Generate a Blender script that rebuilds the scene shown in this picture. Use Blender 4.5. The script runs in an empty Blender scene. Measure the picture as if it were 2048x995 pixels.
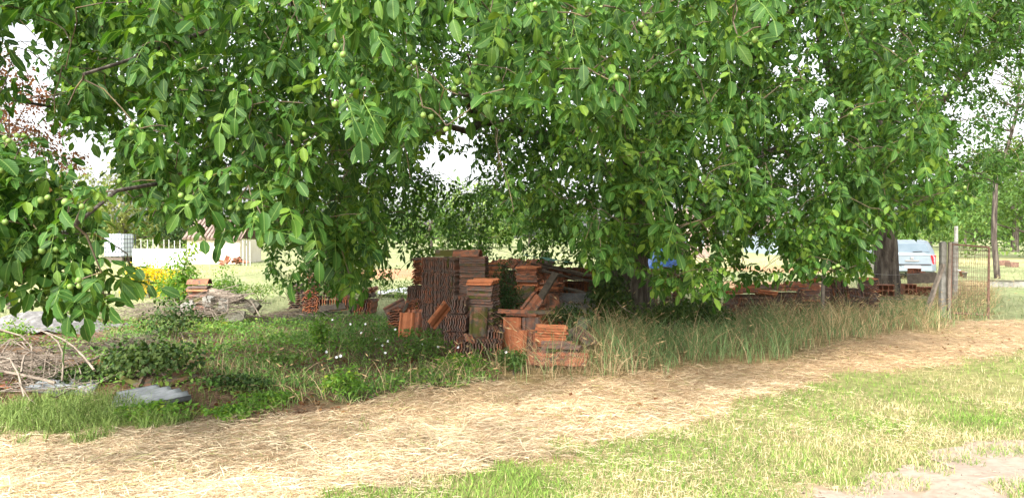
import bpy, math, random
import numpy as np
from mathutils import Matrix, Vector, Euler
rng = np.random.default_rng(11)
random.seed(11)
R = math.radians
SC = bpy.context.scene
COL = SC.collection

# ------------------------------------------------------------------ camera, sky, sun, exposure
CAM_H, FPX, HOR = 1.6, 1500.0, 475.0            # photo is 2048 x 995
cam = bpy.data.objects.new('camera', bpy.data.cameras.new('camera'))
COL.objects.link(cam)
cam.location = (0, 0, CAM_H)
cam.rotation_euler = (R(90) - math.atan((497.5 - HOR) / FPX), 0, 0)
cam.data.sensor_width = 36.0
cam.data.lens = 36.0 * FPX / 2048.0
cam.data.clip_end = 3000
cam.data.clip_start = 0.05
SC.camera = cam

SUN_EL, SUN_AZ = 38.0, 202.0                    # sun behind the camera, a little to the left
world = bpy.data.worlds.new('World'); SC.world = world
world.use_nodes = True
wn = world.node_tree; wn.nodes.clear()
sky = wn.nodes.new('ShaderNodeTexSky'); sky.sky_type = 'NISHITA'; sky.sun_disc = False
sky.sun_elevation = R(SUN_EL); sky.sun_rotation = R(SUN_AZ)
sky.dust_density = 4.0; sky.air_density = 1.0; sky.ozone_density = 1.0
hs = wn.nodes.new('ShaderNodeHueSaturation'); hs.inputs['Saturation'].default_value = 0.18
hs.inputs['Value'].default_value = 1.0
bg = wn.nodes.new('ShaderNodeBackground'); bg.inputs['Strength'].default_value = 0.15
wo = wn.nodes.new('ShaderNodeOutputWorld')
wn.links.new(sky.outputs[0], hs.inputs['Color']); wn.links.new(hs.outputs[0], bg.inputs['Color'])
wn.links.new(bg.outputs[0], wo.inputs['Surface'])

sun = bpy.data.objects.new('sun', bpy.data.lights.new('sun', 'SUN')); COL.objects.link(sun)
sun.data.energy = 2.0; sun.data.angle = R(12); sun.data.color = (1.0, 0.95, 0.86)
_a, _e = R(SUN_AZ), R(SUN_EL)
sdir = Vector((math.sin(_a) * math.cos(_e), math.cos(_a) * math.cos(_e), math.sin(_e)))   # towards the sun
sun.rotation_euler = sdir.to_track_quat('Z', 'Y').to_euler()
sun.location = (0, 0, 30)

SC.view_settings.view_transform = 'Standard'; SC.view_settings.look = 'None'
SC.view_settings.gamma = 1.0; SC.view_settings.use_curve_mapping = False
SC.view_settings.exposure = 1.85
SC.render.engine = 'CYCLES'
SC.cycles.max_bounces = 8; SC.cycles.diffuse_bounces = 4; SC.cycles.transmission_bounces = 5
SC.cycles.glossy_bounces = 2; SC.cycles.transparent_max_bounces = 4

# ------------------------------------------------------------------ ground height and pixel helpers
def gz(x, y):
    x = np.asarray(x, float); y = np.asarray(y, float)
    h = 0.012 * np.clip(y - 16, 0, 44)
    near = np.clip(1 - (y - 22) / 20, 0, 1)
    h = h + near * (0.025 * np.sin(1.3 * x + 0.7 * y) + 0.02 * np.sin(2.9 * x - 1.9 * y + 1) + 0.012 * np.sin(6.1 * x + 4.3 * y))
    h = h + 0.10 * np.exp(-((x + 4.6) ** 2 / 2.2 + (y - 8.2) ** 2 / 1.2))      # mound under the brush
    h = h + 0.12 * np.exp(-((x - 1.2) ** 2 / 9 + (y - 11.6) ** 2 / 2))
    return h

def W(px, py, d):
    return np.array([(px - 1024) / FPX * d, d, CAM_H - (py - HOR) / FPX * d])

def at(px, py):                                  # the ground point seen at a pixel
    d = FPX * CAM_H / max(py - HOR, 6)
    for _ in range(12):
        d = FPX * (CAM_H - float(gz((px - 1024) / FPX * d, d))) / max(py - HOR, 6)
    return np.array([(px - 1024) / FPX * d, d, float(gz((px - 1024) / FPX * d, d))])

def on(px, d):
    x = (px - 1024) / FPX * d
    return np.array([x, d, float(gz(x, d))])

def proj(P):
    P = np.asarray(P); d = np.maximum(P[..., 1], 0.3)
    return 1024 + FPX * P[..., 0] / d, HOR - FPX * (P[..., 2] - CAM_H) / d

def gpoly(pts):
    return np.array([at(*p)[:2] for p in pts])

def inpoly(x, y, poly):
    poly = np.asarray(poly, float); x = np.asarray(x, float); y = np.asarray(y, float)
    res = np.zeros(x.shape, bool); j = len(poly) - 1
    for i in range(len(poly)):
        xi, yi = poly[i]; xj, yj = poly[j]
        c = ((yi > y) != (yj > y)) & (x < (xj - xi) * (y - yi) / (yj - yi + 1e-12) + xi)
        res ^= c; j = i
    return res

def vnoise(x, y, s=1.0, seed=0):                 # cheap smooth noise 0..1
    x = np.asarray(x) * s; y = np.asarray(y) * s
    xi = np.floor(x).astype(np.int64); yi = np.floor(y).astype(np.int64)
    fx = x - xi; fy = y - yi; fx = fx * fx * (3 - 2 * fx); fy = fy * fy * (3 - 2 * fy)
    def h(a, b):
        n = (a * 374761393 + b * 668265263 + seed * 974711) & 0x7fffffff
        n = ((n ^ (n >> 13)) * 1274126177) & 0x7fffffff
        return (n ^ (n >> 16)) % 10007 / 10007.0
    return (h(xi, yi) * (1 - fx) + h(xi + 1, yi) * fx) * (1 - fy) + (h(xi, yi + 1) * (1 - fx) + h(xi + 1, yi + 1) * fx) * fy

# ------------------------------------------------------------------ materials
def nodes_of(name):
    m = bpy.data.materials.new(name); m.use_nodes = True
    nt = m.node_tree; nt.nodes.clear()
    out = nt.nodes.new('ShaderNodeOutputMaterial')
    bs = nt.nodes.new('ShaderNodeBsdfPrincipled')
    nt.links.new(bs.outputs[0], out.inputs['Surface'])
    return m, nt, bs, out

def noise(nt, scale, detail=4, coord='Object', rough=0.6):
    tc = nt.nodes.new('ShaderNodeTexCoord'); n = nt.nodes.new('ShaderNodeTexNoise')
    n.inputs['Scale'].default_value = scale; n.inputs['Detail'].default_value = detail
    n.inputs['Roughness'].default_value = rough
    nt.links.new(tc.outputs[coord], n.inputs['Vector'])
    return n

def ramp(nt, src, stops):
    r = nt.nodes.new('ShaderNodeValToRGB'); nt.links.new(src, r.inputs['Fac'])
    el = r.color_ramp.elements
    while len(el) < len(stops): el.new(0.5)
    for e, (p, c) in zip(el, stops):
        e.position = p; e.color = (c[0], c[1], c[2], 1) if len(c) == 3 else c
    return r

def mixc(nt, fac, a, b, mode='MIX'):
    m = nt.nodes.new('ShaderNodeMix'); m.data_type = 'RGBA'; m.blend_type = mode
    for sock, v in ((m.inputs['Factor'], fac), (m.inputs[6], a), (m.inputs[7], b)):
        if hasattr(v, 'is_output'): nt.links.new(v, sock)
        elif isinstance(v, (int, float)): sock.default_value = v
        else: sock.default_value = (*v, 1)
    return m.outputs[2]

def bump(nt, bs, src, strength=0.4, dist=0.01):
    b = nt.nodes.new('ShaderNodeBump'); b.inputs['Strength'].default_value = strength
    b.inputs['Distance'].default_value = dist
    nt.links.new(src, b.inputs['Height']); nt.links.new(b.outputs[0], bs.inputs['Normal'])

def plain(name, stops, scale=8, rough=0.8, coord='Object', bmp=0.3, bd=0.01, metal=0.0, detail=6):
    m, nt, bs, out = nodes_of(name)
    n = noise(nt, scale, detail, coord)
    r = ramp(nt, n.outputs['Fac'], stops)
    nt.links.new(r.outputs[0], bs.inputs['Base Color'])
    bs.inputs['Roughness'].default_value = rough; bs.inputs['Metallic'].default_value = metal
    if bmp: bump(nt, bs, n.outputs['Fac'], bmp, bd)
    return m

def leaf_material(name, dark, light, yellow, trans=0.35, vein=(0.22, 0.33, 0.10), rough=0.5):
    m, nt, bs, out = nodes_of(name)
    at_ = nt.nodes.new('ShaderNodeAttribute'); at_.attribute_name = 'ld'
    sep = nt.nodes.new('ShaderNodeSeparateColor'); nt.links.new(at_.outputs['Color'], sep.inputs[0])
    base = ramp(nt, sep.outputs[2], [(0.0, dark), (0.62, light), (1.0, yellow)])
    # midrib and side veins from the leaf coordinates
    au = nt.nodes.new('ShaderNodeMath'); au.operation = 'SUBTRACT'; nt.links.new(sep.outputs[0], au.inputs[0]); au.inputs[1].default_value = 0.5
    ab = nt.nodes.new('ShaderNodeMath'); ab.operation = 'ABSOLUTE'; nt.links.new(au.outputs[0], ab.inputs[0])
    rib = nt.nodes.new('ShaderNodeMapRange'); nt.links.new(ab.outputs[0], rib.inputs[0])
    rib.inputs[1].default_value = 0.015; rib.inputs[2].default_value = 0.06; rib.inputs[3].default_value = 0.5; rib.inputs[4].default_value = 0.0
    mv = nt.nodes.new('ShaderNodeMath'); mv.operation = 'MULTIPLY_ADD'; nt.links.new(ab.outputs[0], mv.inputs[0]); mv.inputs[1].default_value = -0.5
    nt.links.new(sep.outputs[1], mv.inputs[2])
    sv = nt.nodes.new('ShaderNodeMath'); sv.operation = 'MULTIPLY'; nt.links.new(mv.outputs[0], sv.inputs[0]); sv.inputs[1].default_value = 62.0
    si = nt.nodes.new('ShaderNodeMath'); si.operation = 'SINE'; nt.links.new(sv.outputs[0], si.inputs[0])
    sr = nt.nodes.new('ShaderNodeMapRange'); nt.links.new(si.outputs[0], sr.inputs[0])
    sr.inputs[1].default_value = 0.75; sr.inputs[2].default_value = 1.0; sr.inputs[3].default_value = 0.0; sr.inputs[4].default_value = 0.10
    ad = nt.nodes.new('ShaderNodeMath'); ad.operation = 'MAXIMUM'; nt.links.new(rib.outputs[0], ad.inputs[0]); nt.links.new(sr.outputs[0], ad.inputs[1])
    c = mixc(nt, ad.outputs[0], base.outputs[0], vein)
    n = noise(nt, 9, 3)
    rr = ramp(nt, n.outputs['Fac'], [(0.3, (0.72, 0.74, 0.7)), (0.7, (1.15, 1.12, 1.05))])
    c = mixc(nt, 1.0, c, rr.outputs[0], 'MULTIPLY')
    n2 = noise(nt, 34, 3)                         # brown insect spots
    r2 = ramp(nt, n2.outputs['Fac'], [(0.70, (0, 0, 0)), (0.76, (1, 1, 1))])
    c = mixc(nt, r2.outputs[0], c, (0.13, 0.09, 0.03))
    nt.links.new(c, bs.inputs['Base Color'])
    bs.inputs['Roughness'].default_value = rough
    bs.inputs['Specular IOR Level'].default_value = 0.22
    bump(nt, bs, si.outputs[0], 0.25, 0.003)
    tr = nt.nodes.new('ShaderNodeBsdfTranslucent')
    tc = mixc(nt, 1.0, c, (1.5, 1.55, 0.55), 'MULTIPLY')
    nt.links.new(tc, tr.inputs['Color'])
    mx = nt.nodes.new('ShaderNodeMixShader'); mx.inputs[0].default_value = trans
    nt.links.new(bs.outputs[0], mx.inputs[1]); nt.links.new(tr.outputs[0], mx.inputs[2])
    nt.links.new(mx.outputs[0], out.inputs['Surface'])
    return m

def blade_material(name, trans=0.25, rough=0.6):
    m, nt, bs, out = nodes_of(name)
    a = nt.nodes.new('ShaderNodeAttribute'); a.attribute_name = 'ld'
    nt.links.new(a.outputs['Color'], bs.inputs['Base Color'])
    bs.inputs['Roughness'].default_value = rough; bs.inputs['Specular IOR Level'].default_value = 0.3
    tr = nt.nodes.new('ShaderNodeBsdfTranslucent'); nt.links.new(a.outputs['Color'], tr.inputs['Color'])
    mx = nt.nodes.new('ShaderNodeMixShader'); mx.inputs[0].default_value = trans
    nt.links.new(bs.outputs[0], mx.inputs[1]); nt.links.new(tr.outputs[0], mx.inputs[2])
    nt.links.new(mx.outputs[0], out.inputs['Surface'])
    return m

def tile_material(name, fresh, fresh2, grime, amount, moss=0.0):
    m, nt, bs, out = nodes_of(name)
    oi = nt.nodes.new('ShaderNodeObjectInfo')
    tc = nt.nodes.new('ShaderNodeTexCoord')
    ov = nt.nodes.new('ShaderNodeVectorMath'); ov.operation = 'MULTIPLY_ADD'
    nt.links.new(oi.outputs['Random'], ov.inputs[0]); ov.inputs[1].default_value = (17, 31, 11)
    nt.links.new(tc.outputs['Object'], ov.inputs[2])
    def nz(s, d=5):
        n = nt.nodes.new('ShaderNodeTexNoise'); n.inputs['Scale'].default_value = s; n.inputs['Detail'].default_value = d
        n.inputs['Roughness'].default_value = 0.65
        nt.links.new(ov.outputs[0], n.inputs['Vector']); return n
    base = mixc(nt, oi.outputs['Random'], fresh, fresh2)
    n0 = nz(7); v = ramp(nt, n0.outputs['Fac'], [(0.3, (0.7, 0.7, 0.7)), (0.7, (1.2, 1.15, 1.1))])
    base = mixc(nt, 1.0, base, v.outputs[0], 'MULTIPLY')
    n1 = nz(11); g = ramp(nt, n1.outputs['Fac'], [(0.62 - amount * 0.35, (0, 0, 0)), (0.74 - amount * 0.3, (1, 1, 1))])
    base = mixc(nt, g.outputs[0], base, grime)
    n3 = nz(60, 2); g3 = ramp(nt, n3.outputs['Fac'], [(0.62, (0, 0, 0)), (0.7, (0.6, 0.6, 0.6))])
    base = mixc(nt, g3.outputs[0], base, (0.22, 0.21, 0.17))
    if moss:
        n2 = nz(6); g2 = ramp(nt, n2.outputs['Fac'], [(0.62 - moss * 0.3, (0, 0, 0)), (0.72 - moss * 0.3, (1, 1, 1))])
        base = mixc(nt, g2.outputs[0], base, (0.085, 0.085, 0.022))
    nt.links.new(base, bs.inputs['Base Color']); bs.inputs['Roughness'].default_value = 0.9
    bs.inputs['Specular IOR Level'].default_value = 0.2
    bump(nt, bs, n1.outputs['Fac'], 0.35, 0.006)
    return m

M = {}
M['leaf'] = leaf_material('walnut_leaf', (0.015, 0.050, 0.011), (0.047, 0.128, 0.019), (0.14, 0.235, 0.028), 0.36)
M['leaf_far'] = leaf_material('background_leaf', (0.045, 0.095, 0.025), (0.10, 0.19, 0.045), (0.20, 0.26, 0.07), 0.35)
M['leaf_weed'] = leaf_material('weed_leaf', (0.06, 0.15, 0.035), (0.15, 0.31, 0.06), (0.32, 0.40, 0.10), 0.35)
M['leaf_olive'] = leaf_material('olive_leaf', (0.09, 0.115, 0.03), (0.17, 0.19, 0.05), (0.26, 0.24, 0.08), 0.3)
M['leaf_dark'] = leaf_material('dark_leaf', (0.018, 0.042, 0.016), (0.04, 0.085, 0.026), (0.10, 0.15, 0.04), 0.25, vein=(0.07, 0.12, 0.04))
M['leaf_copper'] = leaf_material('copper_leaf', (0.08, 0.030, 0.018), (0.17, 0.07, 0.035), (0.24, 0.13, 0.06), 0.35, vein=(0.22, 0.1, 0.05))
M['leaf_bright'] = leaf_material('bright_leaf', (0.06, 0.15, 0.025), (0.15, 0.30, 0.04), (0.36, 0.44, 0.06), 0.4)
M['petal'] = leaf_material('yellow_petal', (0.55, 0.38, 0.012), (0.78, 0.56, 0.015), (0.85, 0.68, 0.03), 0.3, vein=(0.7, 0.5, 0.02))
M['blade'] = blade_material('grass_blade', 0.25)
M['straw'] = blade_material('straw_blade', 0.12, 0.7)
M['bark'] = plain('walnut_bark', [(0.30, (0.018, 0.014, 0.011)), (0.48, (0.07, 0.054, 0.042)), (0.62, (0.14, 0.12, 0.095)), (0.8, (0.20, 0.175, 0.07))], 13, 0.95, bmp=1.0, bd=0.09, detail=9)
_nt = M['bark'].node_tree                        # furrows run up the trunk
_mp = _nt.nodes.new('ShaderNodeMapping'); _mp.inputs['Scale'].default_value = (1, 1, 0.16)
_nz = [n for n in _nt.nodes if n.type == 'TEX_NOISE'][0]; _src = _nz.inputs['Vector'].links[0].from_socket
_nt.links.new(_src, _mp.inputs['Vector']); _nt.links.new(_mp.outputs[0], _nz.inputs['Vector'])
M['twig'] = plain('twig_bark', [(0.3, (0.045, 0.035, 0.026)), (0.55, (0.11, 0.085, 0.05)), (0.75, (0.20, 0.16, 0.035))], 9, 0.9, bmp=0.4)
M['deadwood'] = plain('dead_wood', [(0.25, (0.10, 0.08, 0.06)), (0.6, (0.26, 0.21, 0.165)), (0.85, (0.40, 0.35, 0.29))], 14, 0.9, bmp=0.5)
M['oldwood'] = plain('old_wood', [(0.25, (0.05, 0.04, 0.032)), (0.6, (0.13, 0.105, 0.08)), (0.85, (0.22, 0.20, 0.14))], 12, 0.92, bmp=0.5)
M['greywood'] = plain('weathered_post_wood', [(0.2, (0.10, 0.085, 0.07)), (0.6, (0.24, 0.20, 0.16)), (0.8, (0.33, 0.29, 0.15))], 10, 0.9, bmp=0.5)
M['nut'] = plain('green_walnut_husk', [(0.3, (0.09, 0.17, 0.03)), (0.7, (0.18, 0.27, 0.055))], 30, 0.55, bmp=0.1)
M['tile'] = tile_material('terracotta_tile', (0.38, 0.150, 0.085), (0.28, 0.115, 0.07), (0.12, 0.085, 0.068), 0.42)
M['tile_bright'] = tile_material('bright_terracotta_tile', (0.50, 0.19, 0.09), (0.40, 0.145, 0.07), (0.10, 0.065, 0.05), 0.1)
M['tile_dark'] = tile_material('weathered_tile', (0.28, 0.13, 0.085), (0.20, 0.11, 0.085), (0.14, 0.105, 0.09), 0.62)
M['tile_moss'] = tile_material('mossy_tile', (0.22, 0.11, 0.07), (0.16, 0.095, 0.07), (0.09, 0.08, 0.06), 0.6, moss=0.45)
M['brick'] = tile_material('hollow_brick_clay', (0.32, 0.125, 0.07), (0.26, 0.10, 0.06), (0.14, 0.085, 0.06), 0.4)
M['concrete'] = plain('old_concrete', [(0.25, (0.12, 0.115, 0.10)), (0.5, (0.27, 0.26, 0.23)), (0.75, (0.38, 0.37, 0.33))], 9, 0.92, bmp=0.4)
M['mossconcrete'] = plain('mossy_concrete', [(0.3, (0.06, 0.055, 0.03)), (0.5, (0.13, 0.125, 0.09)), (0.75, (0.25, 0.24, 0.20))], 7, 0.95, bmp=0.5)
M['asbestos'] = plain('grey_fibre_cement', [(0.2, (0.10, 0.105, 0.11)), (0.5, (0.20, 0.215, 0.225)), (0.8, (0.30, 0.315, 0.325))], 5, 0.85, bmp=0.25)
M['rust'] = plain('rusty_steel', [(0.3, (0.07, 0.04, 0.03)), (0.55, (0.17, 0.095, 0.065)), (0.8, (0.26, 0.18, 0.14))], 18, 0.85, bmp=0.4)
M['wire'] = plain('galvanised_wire', [(0.3, (0.16, 0.15, 0.15)), (0.7, (0.34, 0.34, 0.35))], 14, 0.6, bmp=0, metal=0.3)
M['plaster'] = plain('cream_plaster', [(0.25, (0.50, 0.43, 0.32)), (0.5, (0.68, 0.61, 0.49)), (0.8, (0.76, 0.70, 0.60))], 1.4, 0.92, bmp=0.15)
M['pinkshade'] = plain('pinkish_plaster_shade', [(0.3, (0.50, 0.36, 0.30)), (0.7, (0.62, 0.48, 0.41))], 2, 0.92, bmp=0.15)  # pinkish tone with the shed wall's shading painted into the colour
M['roof'] = plain('old_roof_tile', [(0.25, (0.10, 0.075, 0.062)), (0.5, (0.22, 0.16, 0.13)), (0.8, (0.34, 0.25, 0.20))], 5, 0.92, bmp=0.4)
M['whitepanel'] = plain('white_panel', [(0.3, (0.72, 0.72, 0.72)), (0.7, (0.84, 0.84, 0.84))], 2, 0.7, bmp=0.05)
M['ibc'] = plain('white_plastic_tank', [(0.3, (0.60, 0.66, 0.74)), (0.7, (0.72, 0.77, 0.83))], 2, 0.45, bmp=0.05)
M['bluewall'] = plain('blue_grey_render', [(0.3, (0.26, 0.32, 0.38)), (0.7, (0.34, 0.40, 0.46))], 2, 0.85, bmp=0.05)
M['steel'] = plain('dark_cage_steel', [(0.3, (0.05, 0.06, 0.075)), (0.7, (0.10, 0.11, 0.13))], 10, 0.5, bmp=0, metal=0.5)
M['postpaint'] = plain('pale_stake', [(0.3, (0.34, 0.34, 0.33)), (0.7, (0.48, 0.48, 0.46))], 6, 0.7, bmp=0)
M['tarp'] = plain('blue_tarpaulin', [(0.3, (0.025, 0.085, 0.30)), (0.7, (0.05, 0.17, 0.48))], 6, 0.5, bmp=0.6, bd=0.06)
M['net'] = plain('green_netting', [(0.3, (0.02, 0.14, 0.09)), (0.7, (0.05, 0.28, 0.19))], 12, 0.6, bmp=0.1)
M['plasticsheet'] = plain('white_plastic_sheet', [(0.3, (0.62, 0.63, 0.66)), (0.7, (0.82, 0.82, 0.84))], 3, 0.45, bmp=0.2)
M['ash'] = plain('grey_ash', [(0.2, (0.05, 0.047, 0.045)), (0.5, (0.15, 0.145, 0.14)), (0.75, (0.30, 0.295, 0.29))], 9, 0.98, bmp=0.8, bd=0.04, detail=9)
M['mossball'] = plain('bright_moss', [(0.3, (0.13, 0.15, 0.01)), (0.7, (0.32, 0.34, 0.02))], 30, 0.95, bmp=0.6)
M['white'] = plain('white_petal', [(0.3, (0.78, 0.78, 0.80)), (0.7, (0.86, 0.86, 0.87))], 8, 0.6, bmp=0)
M['carpaint'] = plain('silver_blue_paint', [(0.3, (0.22, 0.265, 0.305)), (0.7, (0.25, 0.30, 0.34))], 3, 0.3, bmp=0, metal=0.35)
M['glass'] = plain('car_glass', [(0.3, (0.10, 0.14, 0.17)), (0.7, (0.14, 0.18, 0.21))], 2, 0.05, bmp=0)
M['bumperblack'] = plain('black_plastic', [(0.3, (0.02, 0.02, 0.022)), (0.7, (0.04, 0.04, 0.042))], 10, 0.6, bmp=0)
M['redlamp'] = plain('red_lamp_lens', [(0.3, (0.45, 0.012, 0.02)), (0.7, (0.60, 0.03, 0.04))], 10, 0.15, bmp=0)
M['chrome'] = plain('chrome', [(0.3, (0.6, 0.6, 0.62)), (0.7, (0.7, 0.7, 0.72))], 10, 0.15, bmp=0, metal=1.0)
M['tyre'] = plain('tyre_rubber', [(0.3, (0.02, 0.02, 0.02)), (0.7, (0.04, 0.04, 0.04))], 10, 0.85, bmp=0.1)
M['plate'] = plain('white_plate', [(0.3, (0.74, 0.75, 0.77)), (0.7, (0.8, 0.8, 0.82))], 4, 0.5, bmp=0)

# ------------------------------------------------------------------ mesh helpers
def mesh_np(name, V, F, LD=None, smooth=True, mat=None):
    V = np.ascontiguousarray(V, np.float32); F = np.ascontiguousarray(F, np.int32)
    me = bpy.data.meshes.new(name); k = F.shape[1]
    me.vertices.add(len(V)); me.vertices.foreach_set('co', V.ravel())
    me.loops.add(F.size); me.loops.foreach_set('vertex_index', F.ravel())
    me.polygons.add(len(F)); me.polygons.foreach_set('loop_start', np.arange(0, F.size, k, dtype=np.int32))
    me.polygons.foreach_set('use_smooth', np.full(len(F), smooth))
    if LD is not None:
        a = me.attributes.new('ld', 'FLOAT_COLOR', 'POINT')
        a.data.foreach_set('color', np.ascontiguousarray(LD, np.float32).ravel())
    me.update(calc_edges=True)
    if mat is not None: me.materials.append(mat)
    return me

class Geo:                                       # collects triangles
    def __init__(s): s.V, s.F, s.D, s.n = [], [], [], 0
    def add(s, V, F, D=None):
        V = np.asarray(V, float); F = np.asarray(F, int)
        s.V.append(V); s.F.append(F + s.n); s.n += len(V)
        s.D.append(np.asarray(D, float) if D is not None else np.ones((len(V), 4)))
        return s
    def quad(s, V, Q, D=None):
        Q = np.asarray(Q, int)
        return s.add(V, np.concatenate([Q[:, [0, 1, 2]], Q[:, [0, 2, 3]]]), D)
    def box(s, c, size, rot=None):
        h = np.array(size) / 2
        V = np.array([[x, y, z] for x in (-1, 1) for y in (-1, 1) for z in (-1, 1)]) * h
        if rot is not None: V = V @ np.array(rot).T
        return s.quad(V + np.array(c), [[0, 1, 3, 2], [4, 6, 7, 5], [0, 4, 5, 1], [2, 3, 7, 6], [0, 2, 6, 4], [1, 5, 7, 3]])
    def tube(s, P, r, k=6, cap=True, wob=0.0):
        P = np.asarray(P, float); n = len(P); r = np.broadcast_to(np.asarray(r, float), (n,))
        T = np.gradient(P, axis=0); T /= np.linalg.norm(T, axis=1, keepdims=True) + 1e-9
        ref = np.array([0, 0, 1.0]) if abs(T[:, 2]).mean() < 0.8 else np.array([1.0, 0, 0])
        A = np.cross(T, ref); A /= np.linalg.norm(A, axis=1, keepdims=True) + 1e-9
        B = np.cross(T, A)
        th = np.linspace(0, 2 * np.pi, k, endpoint=False)
        rr = r[:, None] * (1 + (wob * rng.normal(size=(n, k)) if wob else 0))
        V = P[:, None] + rr[..., None] * (np.cos(th)[None, :, None] * A[:, None] + np.sin(th)[None, :, None] * B[:, None])
        i = np.arange(n - 1)[:, None] * k; j = np.arange(k)[None]; j2 = (j + 1) % k
        Q = np.stack([i + j, i + j2, i + k + j2, i + k + j], -1).reshape(-1, 4)
        V = V.reshape(-1, 3); base = s.n
        s.quad(V, Q)
        if cap:
            for e, o in ((0, 0), (n - 1, (n - 1) * k)):
                C = P[e][None]; ring = V[o:o + k]
                s.add(np.concatenate([C, ring]), [[0, 1 + a, 1 + (a + 1) % k] for a in range(k)])
        return s
    def mesh(s, name, mat, smooth=False):
        return mesh_np(name, np.concatenate(s.V), np.concatenate(s.F), np.concatenate(s.D), smooth, mat)

def link(o, parent=None):
    COL.objects.link(o)
    if parent is not None: o.parent = parent
    return o

def tag(o, label=None, cat=None, group=None, kind=None):
    if label: o['label'] = label
    if cat: o['category'] = cat
    if group: o['group'] = group
    if kind: o['kind'] = kind
    return o

def obj(name, me, parent=None, mat4=None, loc=None):
    o = bpy.data.objects.new(name, me); link(o, parent)
    if mat4 is not None: o.matrix_local = mat4
    if loc is not None: o.location = loc
    return o

def empty(name, loc, label, cat, group=None, rz=0.0):
    o = bpy.data.objects.new(name, None); link(o); o.location = [float(v) for v in loc]; o.rotation_euler = (0, 0, rz)
    o.empty_display_size = 0.2
    return tag(o, label, cat, group)

def m4(loc, rx=0, ry=0, rz=0, s=1.0):
    return Matrix.Translation(Vector([float(v) for v in loc])) @ Euler((rx, ry, rz)).to_matrix().to_4x4() @ Matrix.Scale(s, 4)

# ------------------------------------------------------------------ ground zones (polygons in world metres)
Z_LAWN = gpoly([(560, 1030), (800, 985), (1050, 925), (1310, 860), (1550, 785), (1750, 745), (2048, 700), (2400, 650), (2600, 1200), (300, 1200)])
Z_DIRT = gpoly([(1640, 1015), (1670, 975), (1720, 958), (1800, 955), (1850, 935), (1865, 910), (1910, 892), (1970, 882), (2060, 868), (2500, 815), (2700, 1200), (1580, 1200)])
Z_WEED = gpoly([(150, 700), (260, 660), (380, 650), (600, 612), (790, 640), (900, 680), (1010, 712), (960, 760), (860, 775), (760, 800), (690, 812), (620, 800), (520, 775), (400, 745), (260, 720)])
Z_GREENL = gpoly([(-400, 800), (0, 793), (120, 800), (240, 805), (370, 845), (330, 868), (150, 873), (0, 880), (-400, 900)])
Z_TALL = gpoly([(985, 745), (1010, 705), (1160, 690), (1200, 655), (1330, 640), (1450, 622), (1750, 592), (1890, 588), (1990, 596), (1995, 622), (1800, 668), (1610, 700), (1440, 738), (1250, 752), (1100, 757)])
Z_LITTER = gpoly([(-300, 640), (150, 640), (260, 690), (400, 745), (520, 775), (640, 795), (760, 800), (640, 835), (480, 862), (370, 850), (240, 800), (0, 790), (-300, 790)])

def zone(x, y):
    jx = x + 0.40 * (vnoise(x, y, 3.1, 1) - 0.5) + 0.25 * (vnoise(x, y, 8.3, 15) - 0.5) + 0.35 * (vnoise(x, y, 0.9, 2) - 0.5)
    jy = y + 0.55 * (vnoise(x, y, 2.7, 3) - 0.5) + 0.35 * (vnoise(x, y, 9.1, 16) - 0.5) + 0.6 * (vnoise(x, y, 0.8, 4) - 0.5)
    z = np.zeros(x.shape, int)                   # 0 straw
    z[y > 14.5] = 7                              # field
    z[inpoly(jx, jy, Z_LAWN)] = 1
    z[inpoly(jx, jy, Z_LITTER)] = 5
    z[inpoly(jx, jy, Z_GREENL)] = 4
    z[inpoly(jx, jy, Z_WEED)] = 3
    z[inpoly(jx, jy, Z_TALL)] = 6
    z[inpoly(jx, jy, Z_DIRT)] = 2
    z[(y > 9.3) & (y < 15) & (z == 0) & (x < 1.5 + 0.0 * y)] = 5
    return z

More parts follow.
